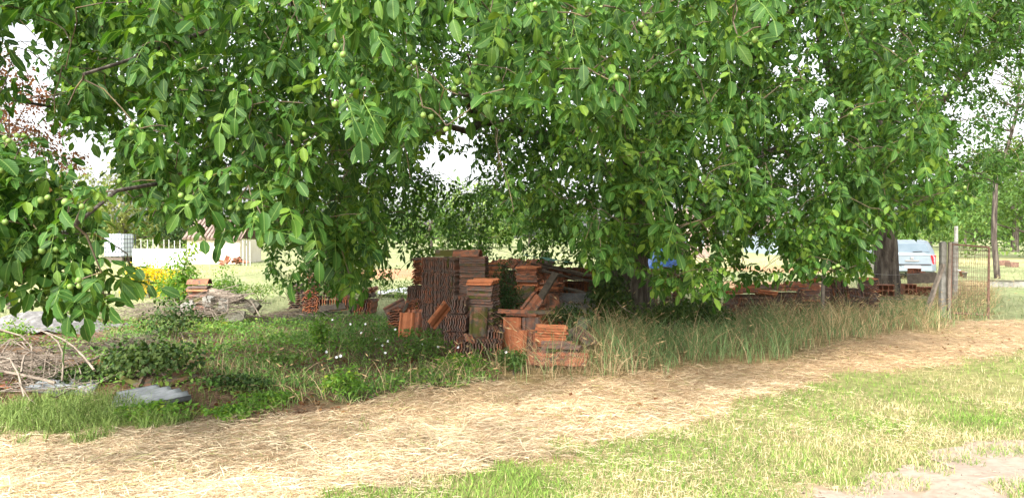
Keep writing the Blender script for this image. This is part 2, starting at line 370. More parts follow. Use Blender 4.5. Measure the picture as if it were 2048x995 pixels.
def build_ground():
    u = np.linspace(-1, 1, 200); xs = 26 * u + 900 * np.sign(u) * np.abs(u) ** 9
    v = np.linspace(0, 1, 240); ys = -30 + 33 * np.clip(v / 0.06, 0, 1) + 60 * np.clip((v - 0.06) / 0.94, 0, 1) ** 1.25 + 1400 * np.clip(v - 0.6, 0, 1) ** 3.2 / 0.4 ** 3.2
    X, Y = np.meshgrid(xs, ys)
    Z = gz(X, Y)
    Zn = zone(X.ravel(), Y.ravel())
    c = np.zeros((X.size, 4)); c[:, 3] = 1
    pal = {0: (0.31, 0.22, 0.13), 1: (0.20, 0.20, 0.08), 2: (0.33, 0.25, 0.19), 3: (0.13, 0.10, 0.055), 4: (0.12, 0.15, 0.045),
           5: (0.16, 0.105, 0.07), 6: (0.24, 0.18, 0.085), 7: (0.24, 0.265, 0.13)}
    for k, p in pal.items(): c[Zn == k, :3] = p
    n = vnoise(X.ravel(), Y.ravel(), 0.6, 8)
    f = Zn == 7
    c[f, :3] *= (0.8 + 0.5 * n[f])[:, None]
    # bare tilled soil and pale cut grass in the field behind
    for cx, cy, rx, ry, col in ((-4.4, 30, 4.2, 3.5, (0.42, 0.21, 0.12)), (7.8, 24, 2.6, 1.6, (0.44, 0.27, 0.16)), (12, 33, 3.2, 2.5, (0.42, 0.25, 0.14)),
                                (19, 24.5, 4.5, 1.6, (0.40, 0.27, 0.15)), (-17, 30, 6, 8, (0.36, 0.35, 0.16)), (20, 42, 14, 6, (0.38, 0.36, 0.18)), (17.5, 20.5, 3, 1.5, (0.16, 0.30, 0.05))):
        m = np.clip(1.4 - ((X.ravel() - cx) / rx) ** 2 - ((Y.ravel() - cy) / ry) ** 2 + 0.5 * (n - 0.5), 0, 1)[:, None]
        m = m * f[:, None]
        c[:, :3] = c[:, :3] * (1 - m) + np.array(col) * m
    nx, ny = len(xs), len(ys)
    i, j = np.meshgrid(np.arange(ny - 1), np.arange(nx - 1), indexing='ij'); a = (i * nx + j).ravel()
    F = np.stack([a, a + 1, a + nx + 1, a + nx], 1)
    m, nt, bs, out = nodes_of('ground_soil')
    at_ = nt.nodes.new('ShaderNodeAttribute'); at_.attribute_name = 'ld'
    n1 = noise(nt, 9, 8); r1 = ramp(nt, n1.outputs['Fac'], [(0.25, (0.55, 0.53, 0.5)), (0.75, (1.35, 1.35, 1.35))])
    n2 = noise(nt, 1.1, 4); r2 = ramp(nt, n2.outputs['Fac'], [(0.3, (0.8, 0.82, 0.78)), (0.7, (1.15, 1.12, 1.1))])
    cc = mixc(nt, 1.0, mixc(nt, 1.0, at_.outputs['Color'], r1.outputs[0], 'MULTIPLY'), r2.outputs[0], 'MULTIPLY')
    nt.links.new(cc, bs.inputs['Base Color']); bs.inputs['Roughness'].default_value = 0.95
    bs.inputs['Specular IOR Level'].default_value = 0.15
    bump(nt, bs, n1.outputs['Fac'], 0.7, 0.03)
    g = obj('ground', mesh_np('ground', np.stack([X.ravel(), Y.ravel(), Z.ravel()], 1), F, c, True, m)); tag(g, 'straw, grass and bare earth of the yard', 'ground', kind='structure')

def build_path():
    # bare trodden earth, a ragged sheet laid on the ground
    xs = np.arange(0.8, 6.5, 0.05); ys = np.arange(2.2, 7.2, 0.05)
    X, Y = np.meshgrid(xs, ys)
    jx = X + 0.20 * (vnoise(X, Y, 4.1, 1) - 0.5) + 0.12 * (vnoise(X, Y, 11, 5) - 0.5); jy = Y + 0.30 * (vnoise(X, Y, 3.7, 3) - 0.5) + 0.15 * (vnoise(X, Y, 12, 6) - 0.5)
    ins = inpoly(jx, jy, Z_DIRT)
    nx = len(xs); i, j = np.nonzero(ins[:-1, :-1] & ins[1:, :-1] & ins[:-1, 1:] & ins[1:, 1:])
    a = i * nx + j; F = np.stack([a, a + 1, a + nx + 1, a + nx], 1)
    V = np.stack([X.ravel(), Y.ravel(), (gz(X, Y) + 0.004 + 0.006 * vnoise(X, Y, 9, 4)).ravel()], 1)
    used, inv = np.unique(F, return_inverse=True)
    m = plain('trodden_earth', [(0.25, (0.19, 0.14, 0.105)), (0.5, (0.28, 0.215, 0.168)), (0.8, (0.36, 0.29, 0.235))], 16, 0.95, bmp=0.25, bd=0.006, detail=9)
    tag(obj('dirt_path', mesh_np('dirt_path', V[used], inv.reshape(-1, 4), None, True, m)), 'bare trodden earth path at the lawn edge', 'path', kind='structure')

# ------------------------------------------------------------------ grass and straw
def blades(name, P, L, az, lean, width, colr, mat, label, cat, seg=2, curl=0.6, parent=None, heads=None, tilt0=None):
    # P base points, L lengths, az heading, lean angle from vertical at the base; the blade bends over by curl
    n = len(P); k = seg + 1
    t = np.linspace(0, 1, k)
    pos = np.zeros((n, k, 3)); cur = P.copy(); pos[:, 0] = cur
    for s in range(1, k):
        a = lean + curl * (t[s] - 0.5 / seg)
        st = (L / seg)[:, None] * np.stack([np.sin(a) * np.cos(az), np.sin(a) * np.sin(az), np.cos(a)], 1)
        cur = cur + st; pos[:, s] = cur
    side = np.stack([-np.sin(az), np.cos(az), np.zeros(n)], 1)
    tw = rng.uniform(-0.9, 0.9, n)
    side = side * np.cos(tw)[:, None] + np.array([0, 0, 1.0]) * np.sin(tw)[:, None]
    V = []; 
    wprof = np.interp(t, [0, 0.4, 1], [0.8, 1.0, 0.15])
    for s in range(k):
        w = (width * wprof[s])[:, None] / 2
        if s < k - 1: V += [pos[:, s] - side * w, pos[:, s] + side * w]
        else: V += [pos[:, s]]
    V = np.stack(V, 1); m = V.shape[1]
    F = []
    for s in range(k - 2): F += [[2 * s, 2 * s + 1, 2 * s + 3], [2 * s, 2 * s + 3, 2 * s + 2]]
    F += [[2 * (k - 2), 2 * (k - 2) + 1, 2 * (k - 1)]]
    F = np.array(F)
    FF = (F[None] + (np.arange(n) * m)[:, None, None]).reshape(-1, 3)
    D = np.ones((n, m, 4)); D[..., :3] = colr[:, None]
    VV = V.reshape(-1, 3); DD = D.reshape(-1, 4)
    if heads is not None and heads.any():        # seed heads: slim diamonds at the tip
        b = pos[heads]; tip = b[:, -1]; dr = b[:, -1] - b[:, -2]; dr /= np.linalg.norm(dr, axis=1, keepdims=True) + 1e-9
        sd = side[heads]; hl = rng.uniform(0.05, 0.10, len(b))[:, None]; up = np.cross(dr, sd)
        hw = rng.uniform(0.005, 0.009, len(b))[:, None]
        HV = np.stack([tip, tip + dr * hl * 0.4 + sd * hw, tip + dr * hl * 0.4 - sd * hw, tip + dr * hl, tip + dr * hl * 0.4 + up * hw, tip + dr * hl * 0.4 - up * hw], 1)
        HF = np.array([[0, 1, 3], [0, 3, 2], [0, 4, 3], [0, 3, 5]])
        off = len(VV)
        FF = np.concatenate([FF, (HF[None] + (np.arange(len(b)) * 6)[:, None, None]).reshape(-1, 3) + off])
        VV = np.concatenate([VV, HV.reshape(-1, 3)])
        hd = np.ones((len(b), 6, 4)); hd[..., :3] = np.array([0.52, 0.38, 0.20]) * rng.uniform(0.7, 1.15, (len(b), 1, 1))
        DD = np.concatenate([DD, hd.reshape(-1, 4)])
    o = obj(name, mesh_np(name, VV, FF, DD, False, mat), parent)
    return tag(o, label, cat, kind='stuff')

def scatter(n, x0, x1, y0, y1, p=1.6):
    # more points near the camera, where they show larger
    v = rng.random(n); y = (y0 ** (-p) + v * (y1 ** (-p) - y0 ** (-p))) ** (-1 / p)
    x = rng.uniform(-1, 1, n) * (0.78 * y + 0.6)
    k = (x > x0) & (x < x1); x, y = x[k], y[k]
    return x, y, zone(x, y)

def build_grass():
    straw_layer('straw', 'cut dry straw lying in a pale band across the yard', 130000, (0.06, 0.22), (0.0025, 0.0055), 2)
    straw_layer('straw_bits', 'short broken straw and chaff matted on the mown band', 500000, (0.03, 0.13), (0.003, 0.006), 1)
    build_green()

def straw_layer(name, label, count, LR, WR, seg):
    x, y, z = scatter(count, -14, 14, 3.3, 15.0, 1.2)
    # cut straw lying on the ground
    k = (z == 0) | ((z == 1) & (vnoise(x, y, 1.3, 21) > 0.35) & (rng.random(len(x)) < 0.26)) | ((z == 5) & (rng.random(len(x)) < 0.25)) | ((z == 2) & (rng.random(len(x)) < 0.003)) | ((z == 6) & (rng.random(len(x)) < 0.35)) | ((z == 4) & (rng.random(len(x)) < 0.12))
    X, Y, Zk = x[k], y[k], z[k]; n = len(X)
    clump = vnoise(X, Y, 2.2, 5)
    h = gz(X, Y) + rng.random(n) ** 2 * (0.02 + 0.11 * clump ** 2)
    tone = rng.random(n)[:, None]
    c = np.array([0.54, 0.405, 0.255]) * (1 - tone) + np.array([0.36, 0.235, 0.14]) * tone
    pale = (rng.random(n) < 0.45)[:, None]; c = np.where(pale, np.array([0.62, 0.52, 0.355]), c)
    grn = (rng.random(n) < 0.05)[:, None]; c = np.where(grn, np.array([0.30, 0.33, 0.11]), c)
    far = np.clip((Y - 6.2) / 3.0, 0, 1)[:, None] * (vnoise(X, Y, 0.8, 77)[:, None] * 0.9 + 0.3).clip(0, 1)
    c = c * (1 - far) + c * np.array([0.98, 0.88, 0.78]) * far           # older, browner hay beside the tall grass
    c *= (0.52 + 0.55 * vnoise(X, Y, 1.3, 9) + 0.42 * vnoise(X, Y, 4.5, 19))[:, None]
    br = (Zk == 5)[:, None]; c = np.where(br, c * np.array([0.55, 0.45, 0.42]), c)
    L = rng.uniform(LR[0], LR[1], n) * np.where(Zk == 1, 0.6, 1.0)
    # mowing swath gives a loose common direction
    az = np.where(rng.random(n) < 0.12, 0.5 + rng.normal(0, 0.6, n), rng.uniform(0, 2 * np.pi, n))
    lean = rng.normal(1.42, 0.15, n)
    blades(name, np.stack([X, Y, h], 1), L, az, lean, rng.uniform(WR[0], WR[1], n) * np.where(Zk == 1, 0.7, 1.0), c, M['straw'], label, 'straw', seg=seg, curl=0.35)

def build_green():
    # short mown lawn
    x, y, z = scatter(270000, -14, 14, 3.3, 14, 1.3)
    k = (z == 1) & (rng.random(len(x)) < 0.5 + 0.9 * vnoise(x, y, 0.9, 31) * vnoise(x, y, 3.0, 33))
    k |= (z == 0) & (vnoise(x, y, 1.6, 35) > 0.66) & (rng.random(len(x)) < 0.10)
    k |= (z == 2) & (vnoise(x, y, 2.6, 37) > 0.60) & (rng.random(len(x)) < 0.75)
    X, Y = x[k], y[k]; n = len(X)
    t = rng.random(n)[:, None]; dry = vnoise(X, Y, 1.4, 39)[:, None]
    c = np.array([0.085, 0.18, 0.022]) * (1 - t) + np.array([0.23, 0.34, 0.06]) * t
    c = np.where(rng.random((n, 1)) < np.clip(1.9 * (0.62 - dry), 0.05, 0.8), np.array([0.46, 0.39, 0.21]), c) * rng.uniform(0.7, 1.25, (n, 1))
    blades('lawn_grass', np.stack([X, Y, gz(X, Y)], 1), rng.uniform(0.03, 0.085, n), rng.uniform(0, 6.28, n), rng.normal(0.35, 0.25, n), rng.uniform(0.003, 0.006, n), c, M['blade'],
           'short mown green grass beside the dirt path', 'grass', seg=2, curl=0.8)
    # fresh green grass patch at the lower left
    x, y, z = scatter(130000, -14, 2, 4.5, 9, 0.5)
    k = (z == 4) | ((z == 5) & (vnoise(x, y, 1.8, 41) > 0.6) & (rng.random(len(x)) < 0.12))
    X, Y = x[k], y[k]; n = len(X); t = rng.random(n)[:, None]
    c = np.array([0.10, 0.175, 0.035]) * (1 - t) + np.array([0.25, 0.33, 0.085]) * t
    blades('green_grass', np.stack([X, Y, gz(X, Y)], 1), rng.uniform(0.06, 0.22, n), rng.uniform(0, 6.28, n), rng.normal(0.3, 0.25, n), rng.uniform(0.004, 0.008, n), c, M['blade'],
           'bright green uncut grass in the lower left corner', 'grass', seg=2, curl=0.9)
    # grass among the weeds in the middle
    x, y, z = scatter(90000, -9, 3, 7.0, 15, 0.3)
    bare = vnoise(x, y, 1.0, 91) > 0.60
    k = (z == 3) & (rng.random(len(x)) < -0.12 + 1.1 * vnoise(x, y, 1.2, 43)) & ~(bare & (rng.random(len(x)) < 0.7))
    X, Y = x[k], y[k]; n = len(X); t = rng.random(n)[:, None]
    c = np.array([0.10, 0.20, 0.055]) * (1 - t) + np.array([0.27, 0.38, 0.11]) * t
    c = np.where(rng.random((n, 1)) < 0.08 + 0.3 * (vnoise(X, Y, 1.4, 71)[:, None] > 0.62), np.array([0.40, 0.30, 0.17]), c)
    blades('weedy_grass', np.stack([X, Y, gz(X, Y)], 1), rng.uniform(0.07, 0.24, n), rng.uniform(0, 6.28, n), rng.normal(0.35, 0.28, n), rng.uniform(0.005, 0.011, n), c, M['blade'],
           'green grass growing among the weeds in front of the tile stacks', 'grass', seg=2, curl=0.9)
    # dry stalks standing along the edge of the weed bed
    x = rng.uniform(-3.2, 1.6, 3400); y = rng.uniform(7.0, 10.6, len(x)); z = zone(x, y); zf = zone(x, y - 0.7)
    k = ((z == 3) | (z == 6)) & ((zf == 0) | (zf == 5) | (rng.random(len(x)) < 0.10)) & (vnoise(x, y, 1.3, 83) > 0.35) & ((x > -0.9) | (rng.random(len(x)) < 0.3))
    X, Y = x[k], y[k]; n = len(X); t = rng.random(n)[:, None]
    c = np.array([0.60, 0.46, 0.27]) * (1 - t) + np.array([0.40, 0.27, 0.14]) * t
    blades('dry_stalks', np.stack([X, Y, gz(X, Y)], 1), rng.uniform(0.16, 0.5, n), rng.uniform(0, 6.28, n), np.abs(rng.normal(0.25, 0.25, n)), rng.uniform(0.004, 0.007, n), c, M['straw'],
           'dry bent grass stalks along the edge of the weed bed', 'grass', seg=4, curl=1.2, heads=rng.random(n) < 0.3)
    # tall grass along the fence line
    x = rng.uniform(-2, 16, 95000); y = rng.uniform(7.5, 20, len(x)); z = zone(x, y)
    k = (z == 6) & (rng.random(len(x)) < (0.35 + 0.75 * vnoise(x, y, 1.5, 45)) * np.clip(0.30 + (x - 1.0) / 1.2, 0.30, 1))
    X, Y = x[k], y[k]; n = len(X); t = rng.random(n)[:, None]
    dryp = 0.12 + 0.34 * (vnoise(X, Y, 0.7, 47)[:, None] > 0.6) + 0.25 * np.clip((2.2 - X) / 2, 0, 1)[:, None] + 0.25 * np.clip((X - 8.0) / 2, 0, 1)[:, None]
    g = np.array([0.085, 0.175, 0.055]) * (1 - t) + np.array([0.28, 0.37, 0.15]) * t
    d = np.array([0.66, 0.51, 0.29]) * (1 - t) + np.array([0.42, 0.29, 0.15]) * t
    isd = rng.random((n, 1)) < dryp; c = np.where(isd, d, g)
    L = rng.uniform(0.26, 0.72, n) * np.where(isd[:, 0], 1.12, 1.0) * (0.35 + 1.05 * vnoise(X, Y, 1.6, 49)) * np.where(Y > 12.2, 0.88, 1.05)
    blades('tall_grass', np.stack([X, Y, gz(X, Y)], 1), L, rng.uniform(0, 6.28, n), np.abs(rng.normal(0.12, 0.16, n)), rng.uniform(0.004, 0.010, n), c, M['blade'],
           'tall seeding grass, half green and half dry, along the fence line', 'grass', seg=4, curl=1.15, heads=(isd[:, 0] & (rng.random(n) < 0.35)))
    # pale field grass behind the trees
    x = rng.uniform(-1, 1, 24000); y = rng.uniform(14.5, 40, len(x)); x = x * 0.85 * y; z = zone(x, y)
    k = (z == 7) & (vnoise(x, y, 0.5, 51) > 0.3)
    X, Y = x[k], y[k]; n = len(X); t = rng.random(n)[:, None]
    c = np.array([0.15, 0.22, 0.09]) * (1 - t) + np.array([0.36, 0.35, 0.19]) * t
    blades('field_grass', np.stack([X, Y, gz(X, Y)], 1), rng.uniform(0.06, 0.24, n), rng.uniform(0, 6.28, n), rng.normal(0.3, 0.25, n), rng.uniform(0.010, 0.022, n), c, M['blade'],
           'pale yellowish field grass behind the walnut trees', 'grass', seg=2, curl=0.8)

# ------------------------------------------------------------------ leaves
def leaflet(L=0.11, wd=0.5, rows=(0.22, 0.5, 0.8), wp=(0.72, 1.0, 0.80), fold=0.16, droop=0.22, wave=0.0):
    V = [(0, 0, 0)]; D = [(0.5, 0, 0, 1)]
    for v, w in zip(rows, wp):
        h = wd * w / 2; z = -droop * v * v
        V += [(v, -h, z + fold * h * 2 * 0.5 + wave * rng.normal()), (v, 0, z), (v, h, z + fold * h * 2 * 0.5 + wave * rng.normal())]
        D += [(0.5 - w / 2, v, 0, 1), (0.5, v, 0, 1), (0.5 + w / 2, v, 0, 1)]
    V.append((1, 0, -droop)); D.append((0.5, 1, 0, 1))
    n = len(rows); F = [[0, 1, 2], [0, 2, 3]]
    for i in range(n - 1):
        a = 1 + 3 * i; b = a + 3
        F += [[a, b, b + 1], [a, b + 1, a + 1], [a + 1, b + 1, b + 2], [a + 1, b + 2, a + 2]]
    a = 1 + 3 * (n - 1); t = len(V) - 1
    F += [[a, t, a + 1], [a + 1, t, a + 2]]
    return np.array(V, float) * L, np.array(F)[:, ::-1], np.array(D, float)

def rotm(ax, ang):
    return np.array(Matrix.Rotation(ang, 3, ax))

def compound(lod=0, pairs=None):
    # walnut leaf: rachis along +X, leaflets in pairs, the end one largest
    g = Geo(); pairs = pairs or int(rng.integers(2, 4))
    RL = 0.085 * pairs + 0.06
    t0 = rng.uniform(0.25, 0.75)
    def lf(L, base, yaw, pitch, roll):
        if lod == 0: V, F, D = leaflet(L, rng.uniform(0.46, 0.60), wave=0.012, droop=rng.uniform(0.05, 0.5), fold=rng.uniform(0.0, 0.6))
        elif lod == 1: V, F, D = leaflet(L, 0.54, (0.35, 0.72), (0.95, 0.85), droop=0.25, fold=0.2)
        else: V, F, D = leaflet(L * 1.05, 0.5, (0.5,), (1.0,), droop=0.2, fold=0.2)
        Rm = rotm('Z', yaw) @ rotm('Y', pitch) @ rotm('X', roll)
        D = D.copy(); D[:, 2] = np.clip(t0 + rng.normal(0, 0.13) + (0.45 if rng.random() < 0.05 else 0), 0, 1)
        g.add(V @ Rm.T + base, F, D)
    def rach(s): return np.array([s * RL, 0, -0.18 * RL * s * s])
    for i in range(pairs):
        s = 0.32 + 0.6 * i / max(pairs - 0.3, 1)
        for sg in (-1, 1):
            L = rng.uniform(0.088, 0.122) * (0.8 + 0.25 * i / pairs)
            lf(L, rach(s), sg * rng.uniform(0.8, 1.25), rng.uniform(0.05, 0.7), rng.normal(0, 0.35))
    lf(rng.uniform(0.12, 0.155), rach(1.0), rng.normal(0, 0.2), rng.uniform(0.2, 0.7), rng.normal(0, 0.3))
    if lod < 2:
        P = np.array([rach(s) for s in (0, 0.5, 1.0)]); b = g.n
        w = np.array([0, 0.0022, 0.0])
        V = np.concatenate([P - w, P + w]); D = np.ones((6, 4)) * np.array([0.5, 0.5, 0.9, 1])
        g.add(V, [[0, 1, 4], [0, 4, 3], [1, 2, 5], [1, 5, 4]], D)
    return np.concatenate(g.V), np.concatenate(g.F), np.concatenate(g.D)

LODS = [[compound(0) for _ in range(14)], [compound(1) for _ in range(8)], [compound(2) for _ in range(5)]]

def frame(az, pitch, roll):
    # local X along heading az, dipping by pitch; Z the upper face
    ca, sa, cp, sp = np.cos(az), np.sin(az), np.cos(pitch), np.sin(pitch)
    X = np.stack([ca * cp, sa * cp, -sp], 1); Zv = np.stack([ca * sp, sa * sp, cp], 1); Y = np.cross(Zv, X)
    c, s = np.cos(roll)[:, None], np.sin(roll)[:, None]
    return np.stack([X, Y * c + Zv * s, Zv * c - Y * s], 2)

def instance(tmpl, Rm, P, S, tint=None):
    V, F, D = tmpl; n, m = len(P), len(V)
    VV = np.einsum('nij,mj->nmi', Rm, V) * S[:, None, None] + P[:, None]
    FF = F[None] + (np.arange(n) * m)[:, None, None]
    DD = np.repeat(D[None], n, 0)
    if tint is not None: DD[..., 2] = np.clip(DD[..., 2] + tint[:, None], 0, 1)
    return VV.reshape(-1, 3), FF.reshape(-1, 3), DD.reshape(-1, 4)

def leaf_mesh(name, sets, mat):
    g = Geo()
    for V, F, D in sets: g.add(V, F, D)
    return mesh_np(name, np.concatenate(g.V), np.concatenate(g.F), np.concatenate(g.D), True, mat)

HOLES = [[(10, 35), (60, 28), (105, 62), (130, 82), (120, 108), (80, 112), (40, 92), (15, 80)],
         [(20, 115), (110, 128), (98, 165), (138, 235), (120, 282), (60, 240), (-30, 215), (-30, 150)],
         [(148, 285), (205, 268), (238, 322), (226, 348), (190, 338), (150, 332)],
         [(882, 300), (925, 252), (958, 258), (968, 300), (1004, 330), (988, 372), (950, 356), (905, 380), (884, 345)],
         [(1640, 180), (1668, 172), (1672, 200), (1645, 205)], [(1690, 256), (1728, 270), (1722, 300), (1684, 290)],
         [(1868, 170), (1950, 120), (2060, 130), (2060, 300), (1990, 310), (1920, 295), (1880, 240)],
         [(1600, 106), (1640, 112), (1626, 140), (1606, 132)], [(380, 210), (412, 206), (410, 226), (386, 228)], [(1172, 250), (1192, 246), (1196, 275), (1175, 280)],
         [(840, 300), (868, 292), (872, 330), (846, 335)]]

HOLES += [[(1492, 486), (1560, 482), (1572, 536), (1500, 540)], [(1386, 484), (1420, 480), (1426, 518), (1392, 520)], [(1745, 452), (1880, 452), (1880, 560), (1738, 560)], [(770, 490), (835, 490), (835, 540), (775, 530)], [(1288, 488), (1370, 488), (1370, 545), (1292, 548)]]
HP = {0: 0.7, 1: 0.35, 2: 0.5, 3: 0.38, 4: 0.6, 5: 0.6, 6: 0.28, 7: 0.6, 10: 0.5, 11: 0.75, 13: 0.62, 14: 0.7, 15: 0.2}
def hole_at(px, py):
    r = np.zeros(np.shape(px), bool)
    for i, h in enumerate(HOLES): r |= inpoly(px, py, h) & (rng.random(np.shape(px)) < HP.get(i, 1.0))
    return r

def sample_clusters(poly, d0, d1, cover, nl, area_leaf=0.0072):
    poly = np.array(poly, float); dm = 0.5 * (d0 + d1)
    A = 0.5 * abs(np.dot(poly[:, 0], np.roll(poly[:, 1], 1)) - np.dot(poly[:, 1], np.roll(poly[:, 0], 1)))
    n = int(cover * A / (area_leaf * (FPX / dm) ** 2) / nl)
    lo, hi = poly.min(0), poly.max(0); pts = np.zeros((0, 2))
    while len(pts) < n:
        c = rng.uniform(lo, hi, (n * 3, 2)); c = c[inpoly(c[:, 0], c[:, 1], poly) & ~hole_at(c[:, 0], c[:, 1])]
        pts = np.concatenate([pts, c])
    pts = pts[:n]; d = rng.uniform(d0, d1, n)
    return np.stack([(pts[:, 0] - 1024) / FPX * d, d, CAM_H - (pts[:, 1] - HOR) / FPX * d], 1)

def cluster_leaves(C, nl, center, poly, pitch=(-0.25, 1.15), spread=1.3, keep_out=0.12):
    n = len(C); P = np.repeat(C, nl, 0); N = len(P)
    out = np.arctan2(P[:, 1] - center[1], P[:, 0] - center[0])
    az = out + rng.normal(0, spread, N)
    pt = rng.uniform(pitch[0], pitch[1], N)
    P = P + rng.normal(0, 1, (N, 3)) * np.array([0.09, 0.09, 0.08])
    S = rng.uniform(0.62, 1.18, N)
    tip = P + (0.30 * S)[:, None] * np.stack([np.cos(az) * np.cos(pt), np.sin(az) * np.cos(pt), -np.sin(pt)], 1)
    mid = 0.5 * (P + tip)
    k = np.ones(N, bool)
    for Q in (mid, tip):
        px, py = proj(Q)
        infr = (py > -60)
        if Q is mid and poly is not None: k &= ~((py < -70) & (rng.random(N) < 0.75))
        k &= ~(hole_at(px, py) & (rng.random(N) < 0.93))
        if poly is not None:
            k &= ~(~inpoly(px, py, poly) & infr & (rng.random(N) > keep_out))
    k &= (tip[:, 2] > gz(tip[:, 0], tip[:, 1]) + 0.15)
    return P[k], az[k], pt[k], S[k]

def grow(limbs, clusters, r_tip=0.0045):
    # connects every cluster to the nearest wood already grown
    nodes = np.concatenate([l[0] for l in limbs]); rad = np.concatenate([l[1] for l in limbs])
    start = len(nodes)
    d0 = np.array([np.min(np.sum((nodes - c) ** 2, 1)) for c in clusters]); order = np.argsort(d0)
    cap = np.zeros((start + len(order) * 6, 3)); cap[:start] = nodes; rc = np.zeros(len(cap)); rc[:start] = rad; cnt = start
    g = Geo()
    for ci in order:
        c = clusters[ci]
        dd = np.sum((cap[:cnt] - c) ** 2, 1) + np.where(cap[:cnt, 2] < c[2] - 0.3, 0.4, 0)
        j = int(np.argmin(dd)); a = cap[j]; L = float(np.sqrt(dd[j]))
        k = 6 if L > 0.8 else 4
        t = np.linspace(0, 1, k)[:, None]
        ctrl = 0.5 * (a + c) + np.array([0, 0, 0.16 * L]) + rng.normal(0, 0.07 * L, 3)
        P = (1 - t) ** 2 * a + 2 * t * (1 - t) * ctrl + t ** 2 * c
        P[1:-1] += rng.normal(0, 0.025 * min(L, 1.0), (k - 2, 3))
        r0 = min(rc[j] * 0.75, 0.006 + 0.007 * L); r = np.linspace(max(r0, r_tip), r_tip, k)
        g.tube(P, r, 5, cap=False)
        cap[cnt:cnt + k - 1] = P[1:]; rc[cnt:cnt + k - 1] = r[1:]; cnt += k - 1
    return g

def curve(pts, n=14, wob=0.04):
    P = np.array(pts, float); s = np.r_[0, np.cumsum(np.linalg.norm(np.diff(P, axis=0), axis=1))]
    t = np.linspace(0, s[-1], n); Q = np.stack([np.interp(t, s, P[:, i]) for i in range(3)], 1)
    for _ in range(2): Q[1:-1] = 0.25 * Q[:-2] + 0.5 * Q[1:-1] + 0.25 * Q[2:]
    Q[1:-1] += rng.normal(0, wob, (n - 2, 3))
    return Q

NUT = None
def nut_mesh():
    th = np.linspace(0, np.pi, 6); ph = np.linspace(0, 2 * np.pi, 8, endpoint=False)
    g = Geo(); V = [[0, 0, 1.15]] + [[math.sin(a) * math.cos(b), math.sin(a) * math.sin(b), 1.12 * math.cos(a)] for a in th[1:-1] for b in ph] + [[0, 0, -1.1]]
    F = [[0, 1 + j, 1 + (j + 1) % 8] for j in range(8)]
    for i in range(3):
        for j in range(8):
            a = 1 + 8 * i + j; b = 1 + 8 * i + (j + 1) % 8; F += [[a, a + 8, b + 8], [a, b + 8, b]]
    F += [[33, 25 + (j + 1) % 8, 25 + j] for j in range(8)]
    g.add(np.array(V) * 0.019, F)
    return g.mesh('walnut', M['nut'], True)

